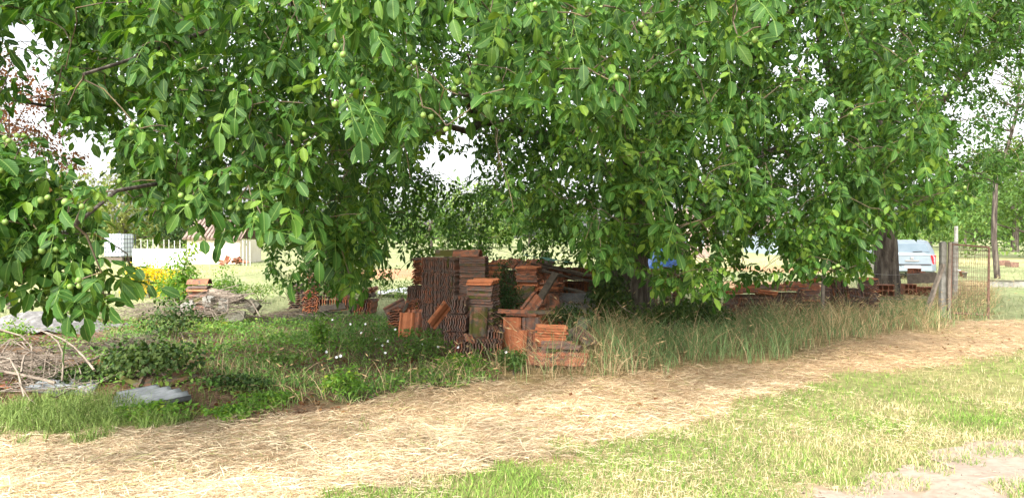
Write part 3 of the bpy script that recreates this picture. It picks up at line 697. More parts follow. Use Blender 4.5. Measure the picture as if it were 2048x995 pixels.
LEAF_OBJ_MESH = []
def walnut_tree(label, base, trunk_pts, trunk_r, limbs_px, layers, upper, nuts, stem_r=0.10):
    global NUT
    if NUT is None: NUT = nut_mesh()
    if not LEAF_OBJ_MESH:
        for t in LODS[0]: LEAF_OBJ_MESH.append(mesh_np('walnut_leaf', t[0], t[1], t[2], True, M['leaf']))
    root = empty('walnut_tree', base, label, 'tree', 'row of walnut trees')
    b = np.array(base)
    tp = curve([b + np.array([0, 0, -0.1])] + [W(*p) for p in trunk_pts], 16, 0.015)
    tr = np.interp(np.linspace(0, 1, 16), [0, 0.08, 0.3, 1], [trunk_r * 1.45, trunk_r * 1.1, trunk_r, trunk_r * 0.72])
    g = Geo().tube(tp - b, tr, 18, True, 0.035)
    obj('trunk', g.mesh('trunk', M['bark'], True), root)
    limbs = [(tp, tr)]
    for lp in limbs_px:
        r0 = lp[0]; P = curve([W(*p) for p in lp[1:]], 16, 0.05)
        r = r0 * (1 - np.linspace(0, 1, 16)) ** 1.4 + 0.011
        gl = Geo().tube(P - b, r, 9, True, 0.05); obj('limb', gl.mesh('limb', M['bark'], True), root)
        limbs.append((P, r))
    allP, allR, allS, allC, lodl = [], [], [], [], []
    for (poly, d0, d1, cover, nl, lod) in layers:
        C = sample_clusters(poly, d0, d1, cover, nl)
        P, az, pt, S = cluster_leaves(C, nl, b, poly)
        allP.append(P); allR.append(frame(az, pt, rng.normal(0, 0.35, len(P)))); allS.append(S); lodl.append(np.full(len(P), lod)); allC.append(C)
    # crown above the picture
    for (c, rad, n) in upper:
        d = rng.normal(size=(n, 3)); d /= np.linalg.norm(d, axis=1, keepdims=True)
        C = np.array(c) + d * np.array(rad) * rng.random((n, 1)) ** 0.33
        px, py = proj(C); C = C[(py < -90) & (C[:, 2] > 2.5)]
        P, az, pt, S = cluster_leaves(C, 7, b, None, (0.0, 0.9), 2.0)
        px, py = proj(P); k = py < -40
        allP.append(P[k]); allR.append(frame(az[k], pt[k], rng.normal(0, 0.4, k.sum()))); allS.append(S[k] * 1.35); lodl.append(np.full(k.sum(), 2)); allC.append(C[::4])
    P = np.concatenate(allP); Rm = np.concatenate(allR); S = np.concatenate(allS); lod = np.concatenate(lodl); C = np.concatenate(allC)
    gt = grow(limbs, C)
    gt.V = [v - b for v in gt.V]
    tag(obj('branches', gt.mesh('branches', M['twig'], True), root), kind='stuff')
    # the 300 leaves that show largest are single objects
    px, py = proj(P); inframe = (px > 0) & (px < 2048) & (py > -20) & (py < 700)
    score = np.where(inframe, P[:, 1] / S, 1e9); big = np.argsort(score)[:300]
    used = np.zeros(len(P), bool)
    for i in big:
        if score[i] > 1e8: break
        used[i] = True
        mm = Matrix([list(Rm[i, r] * S[i]) + [P[i, r] - b[r]] for r in range(3)] + [[0, 0, 0, 1]])
        obj('leaf', LEAF_OBJ_MESH[i % len(LEAF_OBJ_MESH)], root, mm)
    sets = []
    tint = rng.normal(0, 0.16, len(P)) + 0.25 * (vnoise(P[:, 0] * 2 + P[:, 1], P[:, 2] * 2, 0.8, 5) - 0.5)
    for l in (0, 1, 2):
        idx = np.nonzero((lod == l) & ~used)[0]; T = LODS[l]
        for v in range(len(T)):
            q = idx[idx % len(T) == v]
            if len(q): sets.append(instance(T[v], Rm[q], P[q] - b, S[q], tint[q]))
    tag(obj('crown', leaf_mesh('crown', sets, M['leaf']), root), kind='stuff')
    k = 0                                         # green walnuts, in twos, on the outer clusters
    for c in C[np.argsort(C[:, 1] + rng.normal(0, 1.0, len(C)))]:
        x_, y_ = proj(c)
        if not (20 < x_ < 2030 and 5 < y_ < 600 and c[1] > 4.3): continue
        for q in range(int(rng.integers(1, 3))):
            n_ = c - b + np.array([rng.normal(0, 0.03) + 0.045 * q, -0.16 + rng.normal(0, 0.03), rng.normal(-0.03, 0.03)])
            obj('walnut', NUT, root, m4(n_, rng.uniform(0, 1), rng.uniform(0, 1), 0, rng.uniform(0.85, 1.15)))
        k += 1
        if k >= nuts: break
    return root

def build_walnuts():
    # left tree: boughs reach towards the camera
    A1 = [(-200, 230), (60, 255), (150, 300), (215, 365), (235, 480), (298, 550), (295, 580), (245, 590), (215, 625), (110, 635), (60, 605), (0, 615), (-200, 660)]
    A2 = [(-250, -250), (700, -250), (700, 120), (680, 210), (640, 300), (610, 370), (688, 405), (692, 450), (640, 506), (580, 448), (540, 480), (470, 490), (395, 470), (335, 430), (250, 440), (205, 350), (250, 300), (232, 240), (105, 245), (95, 200), (120, 120), (150, 100), (100, 15), (-250, 30)]
    A0 = [(-250, -150), (130, -100), (150, 40), (90, 120), (60, 250), (-250, 260)]
    B1 = [(60, -300), (900, -300), (900, 250), (850, 300), (800, 400), (740, 410), (800, 470), (740, 540), (705, 600), (650, 560), (640, 470), (560, 460), (480, 440), (260, 400), (100, 230)]
    C1 = [(-100, -400), (900, -400), (890, 240), (800, 380), (740, 500), (640, 500), (560, 420), (300, 330), (120, 200)]
    D1 = [(510, 440), (840, 380), (850, 500), (800, 560), (740, 585), (640, 580), (540, 560)]
    base1 = on(688, 17.2)
    walnut_tree('walnut tree with a slim dark trunk whose boughs hang over the left half', base1,
                [(690, 500, 17.2), (694, 420, 17.0), (700, 330, 16.4), (712, 220, 15.4)], 0.13,
                [(0.12, (700, 330, 15.4), (600, 160, 11), (500, 40, 8), (340, 90, 6), (170, 150, 5)),
                 (0.10, (696, 380, 15.5), (590, 320, 10.5), (430, 330, 7), (260, 365, 5.2), (150, 450, 4.5)),
                 (0.10, (712, 220, 15.2), (740, 50, 11.5), (720, -60, 7.5), (640, -120, 5.2)),
                 (0.09, (705, 290, 15.3), (420, 200, 10.5), (200, 215, 8.5), (70, 222, 7.5), (-120, 190, 7)),
                 (0.07, (700, 340, 15.4), (640, 250, 10), (560, 300, 6.6), (480, 330, 5.6)),
                 (0.12, (712, 220, 15.2), (660, -150, 15.0), (600, -350, 14.6)),
                 (0.06, (702, 340, 15.4), (740, 330, 14.8), (770, 420, 14)),
                 (0.05, (560, 60, 8.6), (580, 20, 7), (600, -40, 6))],
                [(A1, 4.6, 6.0, 2.5, 6, 0), (A2, 5.2, 7.4, 1.35, 6, 0), (A0, 5.4, 7.5, 1.7, 6, 0), (B1, 6.5, 9.5, 1.25, 7, 1), (C1, 10, 14, 1.55, 7, 2), (D1, 11.5, 14.5, 1.15, 6, 2), ([(640, 380), (760, 400), (790, 470), (740, 560), (705, 605), (655, 560)], 7, 9.5, 1.1, 6, 1)],
                [((-4.5, 9.0, 6.5), (5.5, 5.5, 3.0), 120), ((-3.0, 12.5, 7.5), (5, 4.5, 3.0), 110)], 42)
    A3 = [(640, -250), (1300, -250), (1290, 60), (1275, 210), (1190, 262), (1100, 215), (1040, 240), (970, 205), (925, 160), (905, 255), (830, 245), (800, 320), (765, 290), (690, 270), (650, 200)]
    A4 = [(1250, -250), (1620, -250), (1580, 30), (1525, 75), (1480, 95), (1445, 50), (1300, 60)]
    B2 = [(900, -300), (1500, -300), (1500, 420), (1470, 560), (1400, 590), (1330, 575), (1285, 545), (1250, 530), (1195, 545), (1160, 500), (1100, 420), (1010, 440), (965, 370), (1000, 300), (965, 225), (900, 200)]
    C2 = [(880, -400), (1560, -400), (1520, 480), (1440, 540), (1340, 500), (1230, 480), (1180, 430), (1060, 460), (1000, 340), (960, 240), (860, 250)]
    D2 = [(800, 425), (880, 395), (1010, 365), (1240, 430), (1240, 535), (1060, 530), (960, 512), (840, 520), (790, 510)]
    E2 = [(740, 290), (860, 300), (890, 350), (870, 440), (760, 440)]
    G2 = [(1270, 500), (1470, 500), (1440, 592), (1300, 590)]
    base2 = on(1275, 13.7)
    walnut_tree('big walnut tree with the thick mossy trunk beside the middle tile stacks', base2,
                [(1262, 600, 13.7), (1258, 520, 13.7), (1262, 420, 13.7), (1300, 330, 13.6), (1325, 260, 13.5)], 0.36,
                [(0.20, (1290, 350, 13.6), (1200, 200, 12), (1060, 100, 10), (900, 10, 7.5), (760, -90, 5.6)),
                 (0.16, (1275, 380, 13.6), (1120, 290, 12.3), (970, 238, 10.5), (850, 262, 9), (740, 300, 8)),
                 (0.17, (1325, 270, 13.5), (1370, 80, 12.5), (1400, -150, 10.5), (1440, -260, 8)),
                 (0.15, (1330, 290, 13.5), (1480, 170, 12), (1570, 40, 10), (1620, -100, 8)),
                 (0.20, (1325, 260, 13.5), (1290, 20, 13.5), (1250, -300, 13.5)),
                 (0.12, (1300, 300, 13.6), (1100, 250, 16), (960, 260, 17)),
                 (0.12, (1340, 270, 13.7), (1460, 150, 16.5), (1540, 60, 18)),
                 (0.09, (1265, 400, 13.4), (1245, 300, 10.5), (1240, 210, 8), (1255, 140, 6.2)),
                 (0.08, (1290, 380, 13.4), (1400, 380, 11), (1400, 440, 8)),
                 (0.05, (1040, 90, 9.8), (1150, 0, 8), (1150, 100, 7.4)),
                 (0.05, (960, 240, 10.4), (920, 180, 9), (935, 110, 8))],
                [(A3, 4.6, 7.0, 1.35, 6, 0), (A4, 4.2, 5.6, 1.1, 6, 0), (B2, 7.0, 10.0, 1.4, 7, 1), (C2, 9.5, 15, 1.7, 7, 2), (D2, 13.0, 17.0, 1.15, 6, 2), (E2, 12, 15, 1.1, 6, 2), (G2, 8.5, 11.5, 1.2, 6, 1), ([(860, 235), (1015, 235), (1015, 395), (860, 400)], 10, 15, 1.1, 5, 2)],
                [((1.5, 10, 7.0), (5.5, 6.5, 3.2), 130), ((3, 14, 8.0), (5, 4, 3.0), 110)], 36)
    B3 = [(1460, -300), (1960, -300), (1940, 60), (1870, 180), (1900, 300), (1960, 350), (1900, 410), (1850, 445), (1760, 455), (1735, 530), (1650, 545), (1580, 555), (1480, 550), (1460, 400)]
    C3 = [(1500, -400), (2100, -400), (2100, 60), (1960, 140), (1900, 330), (1900, 440), (1760, 470), (1700, 520), (1520, 500), (1480, 420)]
    E3 = [(1820, -300), (2250, -300), (2250, 330), (2020, 330), (1960, 400), (1880, 440), (1860, 300)]
    F3 = [(1650, 430), (1890, 430), (1880, 480), (1800, 545), (1740, 550), (1650, 540)]
    base3 = on(1778, 18.6)
    walnut_tree('walnut tree with dark furrowed trunk standing in front of the silver car', base3,
                [(1776, 560, 18.6), (1770, 470, 18.6), (1762, 400, 18.5), (1765, 300, 18.4)], 0.28,
                [(0.22, (1762, 400, 18.5), (1700, 240, 16.5), (1640, 80, 13.5), (1600, -60, 11), (1560, -200, 9)),
                 (0.20, (1765, 370, 18.5), (1850, 230, 18), (1960, 120, 17), (2080, 50, 16)),
                 (0.15, (1765, 360, 18.4), (1790, 180, 15.5), (1800, 40, 12), (1820, -100, 10)),
                 (0.14, (1763, 390, 18.5), (1640, 320, 15.5), (1560, 290, 12.5), (1500, 320, 10)),
                 (0.16, (1765, 300, 18.4), (1770, 60, 18.5), (1780, -300, 18.5)),
                 (0.10, (1765, 380, 18.5), (1900, 330, 17), (2000, 370, 15.5)),
                 (0.09, (1766, 380, 18.3), (1740, 400, 15), (1700, 440, 12))],
                [(B3, 8.0, 12, 1.45, 7, 1), (C3, 11, 17, 1.7, 7, 2), (E3, 11, 17, 1.2, 6, 2), (F3, 13, 17.0, 0.30, 6, 2), ([(1440, 460), (1740, 460), (1735, 556), (1600, 565), (1460, 578)], 9, 13, 1.1, 6, 1)],
                [((7.5, 13, 8.0), (6, 6, 3.2), 130), ((10, 18, 9.0), (6, 5, 3.5), 120)], 18)

# ------------------------------------------------------------------ background trees and shrubs
SIMPLE = [leaflet(1.0, 0.55, (0.5,), (1.0,), droop=0.2, fold=0.2), leaflet(1.0, 0.7, (0.35, 0.75), (1.0, 0.8), droop=0.25, fold=0.25)]

def leaf_blob(C, rad, n, size, tint=0.0, shell=0.5, clump=0.0, lod=0, up=0.35):
    # leaves through an ellipsoid, gathered in clumps, returns arrays
    if clump:
        m = max(4, int(n / 40)); d = rng.normal(size=(m, 3)); d /= np.linalg.norm(d, axis=1, keepdims=True)
        K = np.array(C) + d * np.array(rad) * rng.uniform(shell, 1.0, (m, 1)); P = K[rng.integers(0, m, n)] + rng.normal(0, clump, (n, 3))
    else:
        d = rng.normal(size=(n, 3)); d /= np.linalg.norm(d, axis=1, keepdims=True)
        P = np.array(C) + d * np.array(rad) * (rng.uniform(shell ** 3, 1.0, (n, 1)) ** (1 / 3))
    az = np.arctan2(P[:, 1] - C[1], P[:, 0] - C[0]) + rng.normal(0, 1.0, n)
    Rm = frame(az, rng.normal(up, 0.5, n), rng.normal(0, 0.5, n))
    V, F, D = SIMPLE[lod]; D = D.copy(); D[:, 2] = 0.45
    return instance((V, F, D), Rm, P, size * rng.uniform(0.6, 1.3, n), rng.normal(tint, 0.22, n))

def far_tree(name, label, base, h, spread, mat, n, size, trunk_h=0.28, group='trees beyond the yard', blobs=7, tint=0.0, trunk_r=None):
    base = np.array(base); root = empty(name, base, label, 'tree', group)
    r = trunk_r or 0.035 * h
    top = np.array([rng.normal(0, 0.05) * h, 0, h * 0.75])
    g = Geo().tube(curve([[0, 0, -0.2], [0, 0, h * trunk_h], top], 9, 0.03), np.linspace(r, r * 0.25, 9), 8, True, 0.05)
    sets = []
    for i in range(blobs):
        a = 2.4 * i + rng.uniform(0, 0.6); rr = spread * rng.uniform(0.35, 0.62)
        zc = h * (trunk_h + (0.92 - trunk_h) * (i + 0.5) / blobs); taper = 1.0 - 0.55 * max(0, (zc / h - 0.5) / 0.5)
        c = np.array([math.cos(a) * spread * 0.52 * taper, math.sin(a) * spread * 0.52 * taper, zc])
        g.tube(curve([[0, 0, h * trunk_h * 0.9 + 0.2 * zc], 0.5 * c + np.array([0, 0, 0.45 * zc]) * 0.9, c], 6, 0.05), np.linspace(r * 0.4, r * 0.08, 6), 5, False)
        sets.append(leaf_blob(c, (rr, rr, rr * 0.75), n // blobs, size, tint + rng.normal(0, 0.1), 0.35, size * 1.3))
    obj('trunk', g.mesh('trunk', M['bark'], True), root)
    tag(obj('crown', leaf_mesh('crown', sets, mat), root), kind='stuff')
    return root

def bush(name, label, base, rad, n, size, mat, cat='shrub', group=None, blobs=5, tint=0.0, stems=5, lod=1, up=0.35):
    base = np.array(base); root = empty(name, base, label, cat, group); g = Geo(); sets = []
    for i in range(blobs):
        a = 2.4 * i; c = np.array([math.cos(a) * rad[0] * 0.5, math.sin(a) * rad[1] * 0.5, rad[2] * rng.uniform(0.35, 0.8)])
        if i == 0: c = np.array([0, 0, rad[2] * 0.85])
        rr = np.array(rad) * np.array([0.55, 0.55, 0.36]) * rng.uniform(0.8, 1.1)
        s = leaf_blob(c, rr, n // blobs, size, tint + rng.normal(0, 0.08), 0.1, 0, lod, up); s[0][:, 2] = np.maximum(s[0][:, 2], 0.01); sets.append(s)
        g.tube(curve([[rng.normal(0, 0.05), rng.normal(0, 0.05), -0.03], 0.5 * c + rng.normal(0, 0.03, 3), c], 6, 0.01), np.linspace(0.012, 0.004, 6), 5, False)
    obj('stems', g.mesh('stems', M['twig'], True), root)
    tag(obj('foliage', leaf_mesh('foliage', sets, mat), root), kind='stuff')
    return root

def build_background_trees():
    far_tree('olive_tree', 'pale olive green tree behind the white wall and tank', on(250, 62), 7.6, 4.8, M['leaf_olive'], 5200, 0.34, 0.1)
    far_tree('olive_tree', 'yellowish olive tree at the frame edge behind the hanging bough', on(90, 66), 7.0, 4.6, M['leaf_olive'], 4200, 0.34, 0.1)
    far_tree('evergreen_tree', 'dark green dense tree right behind the cream shed', on(392, 60), 7.4, 3.6, M['leaf_dark'], 5200, 0.30, 0.08)
    far_tree('broadleaf_tree', 'mid green tree between the olive tree and the dark tree', on(330, 70), 6.6, 4.4, M['leaf_far'], 4200, 0.34, 0.1)
    for px, d, h, lab in ((560, 78, 6.0, 'green tree far behind the slim walnut trunk'), (700, 84, 6.4, 'green far tree just beside the slim walnut trunk'), (860, 72, 6.2, 'light green tree under the bright gap in the canopy'),
                          (960, 78, 6.8, 'light green tree just beyond the tallest tile stack'), (1060, 85, 6.2, 'pale far tree beyond the bundle of poles')):
        far_tree('broadleaf_tree', lab, on(px, d), h, 4.6, M['leaf_far'], 2800, 0.42, 0.12, tint=0.15)
    far_tree('broadleaf_tree', 'large green tree on the far meadow at the frame edge', on(2030, 58), 8.2, 5.4, M['leaf_far'], 6500, 0.32, 0.2, tint=-0.05, trunk_r=0.3)
    far_tree('broadleaf_tree', 'smaller pale tree on the meadow behind the gate', on(1930, 76), 6.2, 4.6, M['leaf_far'], 4200, 0.34, 0.2, tint=0.2, trunk_r=0.2)
    far_tree('broadleaf_tree', 'far green tree seen between the dark trunk and gate', on(1860, 84), 6.8, 4.4, M['leaf_far'], 3600, 0.36, 0.15)
    far_tree('broadleaf_tree', 'hazy far tree seen beside the furrowed trunk', on(1700, 95), 5.0, 4.4, M['leaf_far'], 2600, 0.42, 0.15, tint=0.1)
    far_tree('evergreen_tree', 'darker tree deep behind the wire gate', on(1985, 92), 8.4, 4.2, M['leaf_dark'], 4200, 0.34, 0.15, trunk_r=0.25)
    far_tree('broadleaf_tree', 'leafy mid green tree right behind the thin half bare tree', on(2070, 44), 7.0, 5.0, M['leaf_far'], 6000, 0.26, 0.15, tint=0.0, trunk_r=0.2)
    far_tree('broadleaf_tree', 'light leafy tree over the gate mesh', on(1950, 62), 6.4, 4.4, M['leaf_far'], 5000, 0.28, 0.15, tint=0.15, trunk_r=0.16)
    # copper plum behind the top left gap
    far_tree('copper_plum_tree', 'copper leaved plum tree showing in the top left gap', on(20, 17), 6.2, 1.7, M['leaf_copper'], 5200, 0.095, 0.50, blobs=8, trunk_r=0.06, group=None)
    # thin half bare tree at the top right
    base = on(1996, 27); root = empty('sparse_tree', base, 'thin half bare tree against the white sky near the top right', 'tree')
    g = Geo(); sets = []
    trunk = curve([[0, 0, -0.1], [-0.25, 0, 2.2], [-0.1, 0, 3.6], [0.45, 0, 5.2], [0.8, 0, 7.0], [0.7, 0, 10]], 14, 0.05)
    g.tube(trunk, np.linspace(0.11, 0.015, 14), 8, True, 0.05)
    for i in range(46):
        s = trunk[int(rng.integers(5, 13))]; a = rng.uniform(0, 6.28); L = rng.uniform(0.8, 2.4)
        e = s + L * np.array([math.cos(a), 0.6 * math.sin(a), rng.uniform(0.1, 0.8)])
        P = curve([s, 0.5 * (s + e) + rng.normal(0, 0.12, 3), e], 6, 0.03); g.tube(P, np.linspace(0.03, 0.006, 6), 5, False)
        for q in range(2):
            e2 = P[int(rng.integers(2, 6))] + rng.normal(0, 0.45, 3); g.tube(curve([P[3], e2], 4, 0.02), np.linspace(0.012, 0.004, 4), 4, False)
            if rng.random() < 0.85: sets.append(leaf_blob(e2, (0.42, 0.42, 0.34), 46, 0.095, 0.05, 0.1, 0))
    obj('trunk', g.mesh('trunk', M['bark'], True), root); tag(obj('crown', leaf_mesh('crown', sets, M['leaf_far']), root), kind='stuff')
    # closing treeline at the horizon
    sets = []
    for i in range(120):
        x = -130 + 260 * i / 119 + rng.normal(0, 1); y = 130 + rng.uniform(-8, 14); h = rng.uniform(2.2, 4.2) + 1.5 * vnoise(x, 0, 0.05, 3)
        if 24 < x < 70: h *= 0.7
        sets.append(leaf_blob((x, y, float(gz(x, y)) + h * 0.55), (2.4, 2.0, h * 0.6), 110, 1.0, 0.05 + rng.normal(0, 0.12), 0.3, 0.5))
    tag(obj('treeline', leaf_mesh('treeline', sets, M['leaf_far'])), 'low green treeline closing the far meadow', 'treeline', kind='stuff')

# ------------------------------------------------------------------ roof tiles
def tile_mesh(name, mat, w=0.24, l=0.40, th=0.014, ribs=((-0.5, 0.0), (-0.38, 0.024), (-0.26, 0.0), (0.0, 0.015), (0.24, 0.0), (0.38, 0.024), (0.5, 0.002))):
    # interlocking clay tile: ribbed cross-section along its length, with a raised head lip
    n = len(ribs); g = Geo(); V = []
    for y in (-l / 2, l / 2):
        for (u, z) in ribs: V.append((u * w, y, z + th / 2))
        for (u, z) in ribs: V.append((u * w, y, z - th / 2))
    Q = []; m = 2 * n
    for i in range(n - 1):
        Q += [[i, i + 1, m + i + 1, m + i], [n + i + 1, n + i, m + n + i, m + n + i + 1], [i, n + i, n + i + 1, i + 1], [m + i, m + i + 1, m + n + i + 1, m + n + i]]
    Q += [[0, m, m + n, n], [n - 1, n + n - 1, m + n + n - 1, m + n - 1]]
    g.quad(V, Q)
    return g.mesh(name, mat)
TM = {}
def tiles_init():
    for k in ('tile', 'tile_bright', 'tile_dark', 'tile_moss'): TM[k] = tile_mesh('roof_tile_' + k, M[k])
    # half-round ridge tile
    for k in ('tile', 'tile_bright', 'tile_moss'):
        g = Geo(); n = 9; V = []
        for y in (-0.21, 0.21):
            r0 = 0.11 if y < 0 else 0.095
            for r in (r0, r0 - 0.016):
                for a in np.linspace(0, np.pi, n): V.append((r * math.cos(a), y, r * math.sin(a)))
        Q = []; m = 2 * n
        for i in range(n - 1): Q += [[i, i + 1, m + i + 1, m + i], [n + i, m + n + i, m + n + i + 1, n + i + 1], [i, n + i, n + i + 1, i + 1], [m + i, m + i + 1, m + n + i + 1, m + n + i]]
        Q += [[0, m, m + n, n], [n - 1, 2 * n - 1, m + 2 * n - 1, m + n - 1]]
        g.quad(V, Q); TM['ridge_' + k] = g.mesh('ridge_tile', M[k])

def pick(mix):
    r = random.random(); s = 0
    for k, p in mix:
        s += p
        if r < s: return TM[k]
    return TM[mix[-1][0]]

DARK = (('tile_dark', 0.86), ('tile', 0.07), ('tile_moss', 0.07)); ORANGE = (('tile', 0.62), ('tile_bright', 0.25), ('tile_dark', 0.13)); BRIGHT = (('tile_bright', 0.8), ('tile', 0.2))
MOSS = (('tile_moss', 0.6), ('tile_dark', 0.4)); MIXED = (('tile', 0.45), ('tile_dark', 0.45), ('tile_moss', 0.1))

def edge_row(root, n, x0, y0, z0, mix, sp=0.037, tilt=0.0, jit=0.012, lay=0.0):
    # tiles standing on their long edge: width up, thickness along X, length in depth
    for i in range(n):
        M_ = m4((x0 + i * sp, y0 + random.uniform(-jit, jit), z0 + 0.12 + random.uniform(-0.006, 0.006))) @ Euler((0, R(90) + tilt + random.uniform(-0.03, 0.03), lay + random.uniform(-0.02, 0.02))).to_matrix().to_4x4()
        obj('roof_tile', pick(mix), root, M_)

def flat_pile(root, n, x0, y0, z0, mix, sp=0.034, rz=0.0, tilt=(0, 0), jit=0.012, drift=(0, 0)):
    for i in range(n):
        M_ = m4((x0 + drift[0] * i + random.uniform(-jit, jit), y0 + drift[1] * i + random.uniform(-jit, jit), z0 + 0.012 + i * sp), tilt[0] + random.uniform(-0.015, 0.015), tilt[1] + random.uniform(-0.015, 0.015), rz + random.uniform(-0.05, 0.05))
        obj('roof_tile', pick(mix), root, M_)

def lean_row(root, n, x0, y0, z0, mix, sp=0.045, lean=0.35, rz=0.0, face='y', step=(0, 0.03)):
    # tiles standing on end, face towards -Y, leaning back
    for i in range(n):
        M_ = m4((x0 + step[0] * i, y0 + step[1] * i, z0 + 0.19)) @ Euler((0, 0, rz + random.uniform(-0.06, 0.06))).to_matrix().to_4x4() @ Euler((R(90) - lean + random.uniform(-0.05, 0.05), 0, 0)).to_matrix().to_4x4()
        obj('roof_tile', pick(mix), root, M_)

def stack(px, d, label, rz=0.0, group='stacks of old roof tiles'):
    p = on(px, d); return empty('tile_stack', p, label, 'tile stack', group, rz)

def loose(px, py, d, label, mix, rx=0, ry=0, rz=0, key=None):
    p = W(px, py, d); o = obj('ridge_tile' if key else 'roof_tile', TM[key] if key else pick(mix), None, m4(p, rx, ry, rz))
    return tag(o, label, 'roof tile', 'loose roof tiles')

def build_tiles():
    pass
    # the tall stack
    s = stack(918, 11.5, 'tallest tile stack, weathered tiles on edge in five courses', R(-32))
    for r in range(5):
        edge_row(s, 17, -0.57, 0.0, 0.0 + r * 0.235, DARK, 0.038, random.uniform(-0.03, 0.03))
    for r in range(4):
        edge_row(s, 17, -0.56, 0.42, 0.0 + r * 0.235, DARK, 0.038)
    flat_pile(s, 34, 0.24, 0.06, 0.02, DARK, 0.0345, R(110), jit=0.008)
    for q, (dx, rz_) in enumerate(((0.12, 62), (-0.22, 70))):
        obj('ridge_tile', TM['ridge_tile'] if q == 0 else TM['ridge_tile_moss'], s, m4((dx + 0.04, 0.0, 1.195), 0, 0, R(rz_ + 46)))
    s = stack(846, 12.6, 'narrow pile of orange tiles against the far end of the tallest stack', R(-20))
    edge_row(s, 12, -0.22, 0.0, 0.0, DARK); edge_row(s, 12, -0.22, 0, 0.255, MIXED); edge_row(s, 11, -0.2, 0, 0.51, DARK)
    flat_pile(s, 13, 0.0, 0.0, 0.77, ORANGE, 0.034, R(10), jit=0.02)
    # in front of the tall stack
    s = stack(945, 10.6, 'tile pile with orange tile on top leaning on the tallest stack', R(-16))
    edge_row(s, 14, -0.36, 0.02, 0.0, DARK); flat_pile(s, 10, 0.24, 0.0, 0.0, MIXED, 0.034, R(80))
    flat_pile(s, 15, 0.16, 0.02, 0.36, (('tile_dark', 0.6), ('tile_moss', 0.4)), 0.036, R(78), (0.0, -0.05), 0.015)
    flat_pile(s, 2, 0.15, 0.0, 0.91, BRIGHT, 0.036, R(82), (0.0, -0.08))
    lean_row(s, 2, 0.17, -0.26, 0.22, (('tile_moss', 1),), lean=0.22, rz=R(10)); edge_row(s, 9, -0.34, 0.0, 0.255, DARK, tilt=0.12)
    edge_row(s, 6, -0.24, 0.0, 0.51, DARK, tilt=0.15)
    # broken row at its feet
    s = stack(975, 10.1, 'low course of brown tiles on edge at the foot of the stacks', R(-8))
    edge_row(s, 16, -0.42, 0.05, -0.02, (('tile_dark', 0.6), ('tile', 0.4)), 0.04, 0.15)
    s = stack(1045, 10.2, 'upright orange tiles under one flat tile behind dry grass', R(4))
    lean_row(s, 4, -0.14, 0.0, 0.04, ORANGE, lean=0.12, rz=R(-6), step=(0.0, 0.035)); lean_row(s, 4, 0.12, -0.02, 0.04, ORANGE, lean=0.18, rz=R(5), step=(0.01, 0.035))
    edge_row(s, 6, -0.48, 0.1, 0.06, MIXED, tilt=0.2)
    flat_pile(s, 2, -0.02, 0.06, 0.455, MIXED, 0.03, R(86), (0.02, 0.0), drift=(-0.10, 0)); flat_pile(s, 1, 0.24, 0.08, 0.47, MIXED, 0.03, R(94))
    s = stack(1100, 9.75, 'bright orange tile pile low in the dry grass', R(6))
    flat_pile(s, 4, 0.03, 0.1, 0.0, MIXED, 0.04, R(85)); flat_pile(s, 7, 0.02, 0.06, 0.14, BRIGHT, 0.036, R(84), (0.05, 0.05), 0.025)
    lean_row(s, 4, -0.42, 0.05, -0.06, ORANGE, lean=0.28, rz=R(-25), step=(0.07, 0.02)); flat_pile(s, 1, 0.06, -0.16, 0.12, (('tile_dark', 1),), rz=R(85), tilt=(0, -0.6))
    s = stack(1128, 9.35, 'lowest tile pile, mossy slabs nearest the mown straw', R(-6))
    flat_pile(s, 3, -0.02, 0.06, 0.0, MOSS, 0.05, R(88), jit=0.03); flat_pile(s, 2, 0.0, 0.0, 0.16, MOSS, 0.04, R(82), (0.03, 0.04), 0.02)
    flat_pile(s, 1, 0.10, -0.24, 0.09, ORANGE, rz=R(82), tilt=(0, -0.55)); flat_pile(s, 1, -0.26, -0.20, 0.08, MIXED, rz=R(70), tilt=(0, -0.5))
    # behind, right of the tall stack
    s = stack(1060, 13.0, 'orange tile pile with sagging layers behind the leaning plank', R(-14))
    flat_pile(s, 28, -0.02, 0.0, 0.0, ORANGE, 0.037, R(80), (0.0, -0.06), 0.03); lean_row(s, 2, -0.02, -0.30, 0.38, (('tile_moss', 0.5), ('tile', 0.5)), lean=0.9, rz=R(-12))
    s = stack(1100, 12.9, 'shorter orange tile pile just behind the leaning plank', R(-14))
    flat_pile(s, 22, 0.0, 0.0, 0.0, ORANGE, 0.036, R(74), (0.0, 0.04), 0.03); lean_row(s, 1, 0.1, -0.3, 0.28, ORANGE, lean=0.8, rz=R(15))
    s = stack(1040, 14.4, 'broad rear stack topped with slanting orange tiles under the leaves', R(-18))
    for r in range(4): edge_row(s, 26, -0.62, 0.0, r * 0.255, MIXED, 0.04)
    for q in range(7):
        obj('roof_tile', pick(ORANGE), s, m4((-0.5 + 0.17 * q, -0.05 + random.uniform(-0.03, 0.03), 1.10 + 0.015 * (q % 3)), R(24) + random.uniform(-.05, .05), 0.06, R(random.uniform(-12, 12))))
    lean_row(s, 6, 0.52, -0.1, 0.72, ORANGE, lean=0.5, rz=R(40), step=(0.05, -0.01))
    s = stack(1158, 14.6, 'dark red tile stack under the bundle of thin poles', R(6))
    for r in range(4): edge_row(s, 16, -0.36, 0.0, r * 0.255, ORANGE, 0.046, 0.05)
    flat_pile(s, 24, 0.42, 0.0, 0.0, (('tile', 0.7), ('tile_dark', 0.3)), 0.038, R(85), jit=0.03)
    s = stack(988, 13.6, 'orange tile pile half hidden by the dark bush', R(-10))
    flat_pile(s, 30, 0.0, 0.0, 0.0, ORANGE, 0.038, R(80), (0, 0.05), 0.02)
    # left group
    s = stack(806, 12.5, 'small slanting pile of wavy orange tiles on the weeds', R(-18))
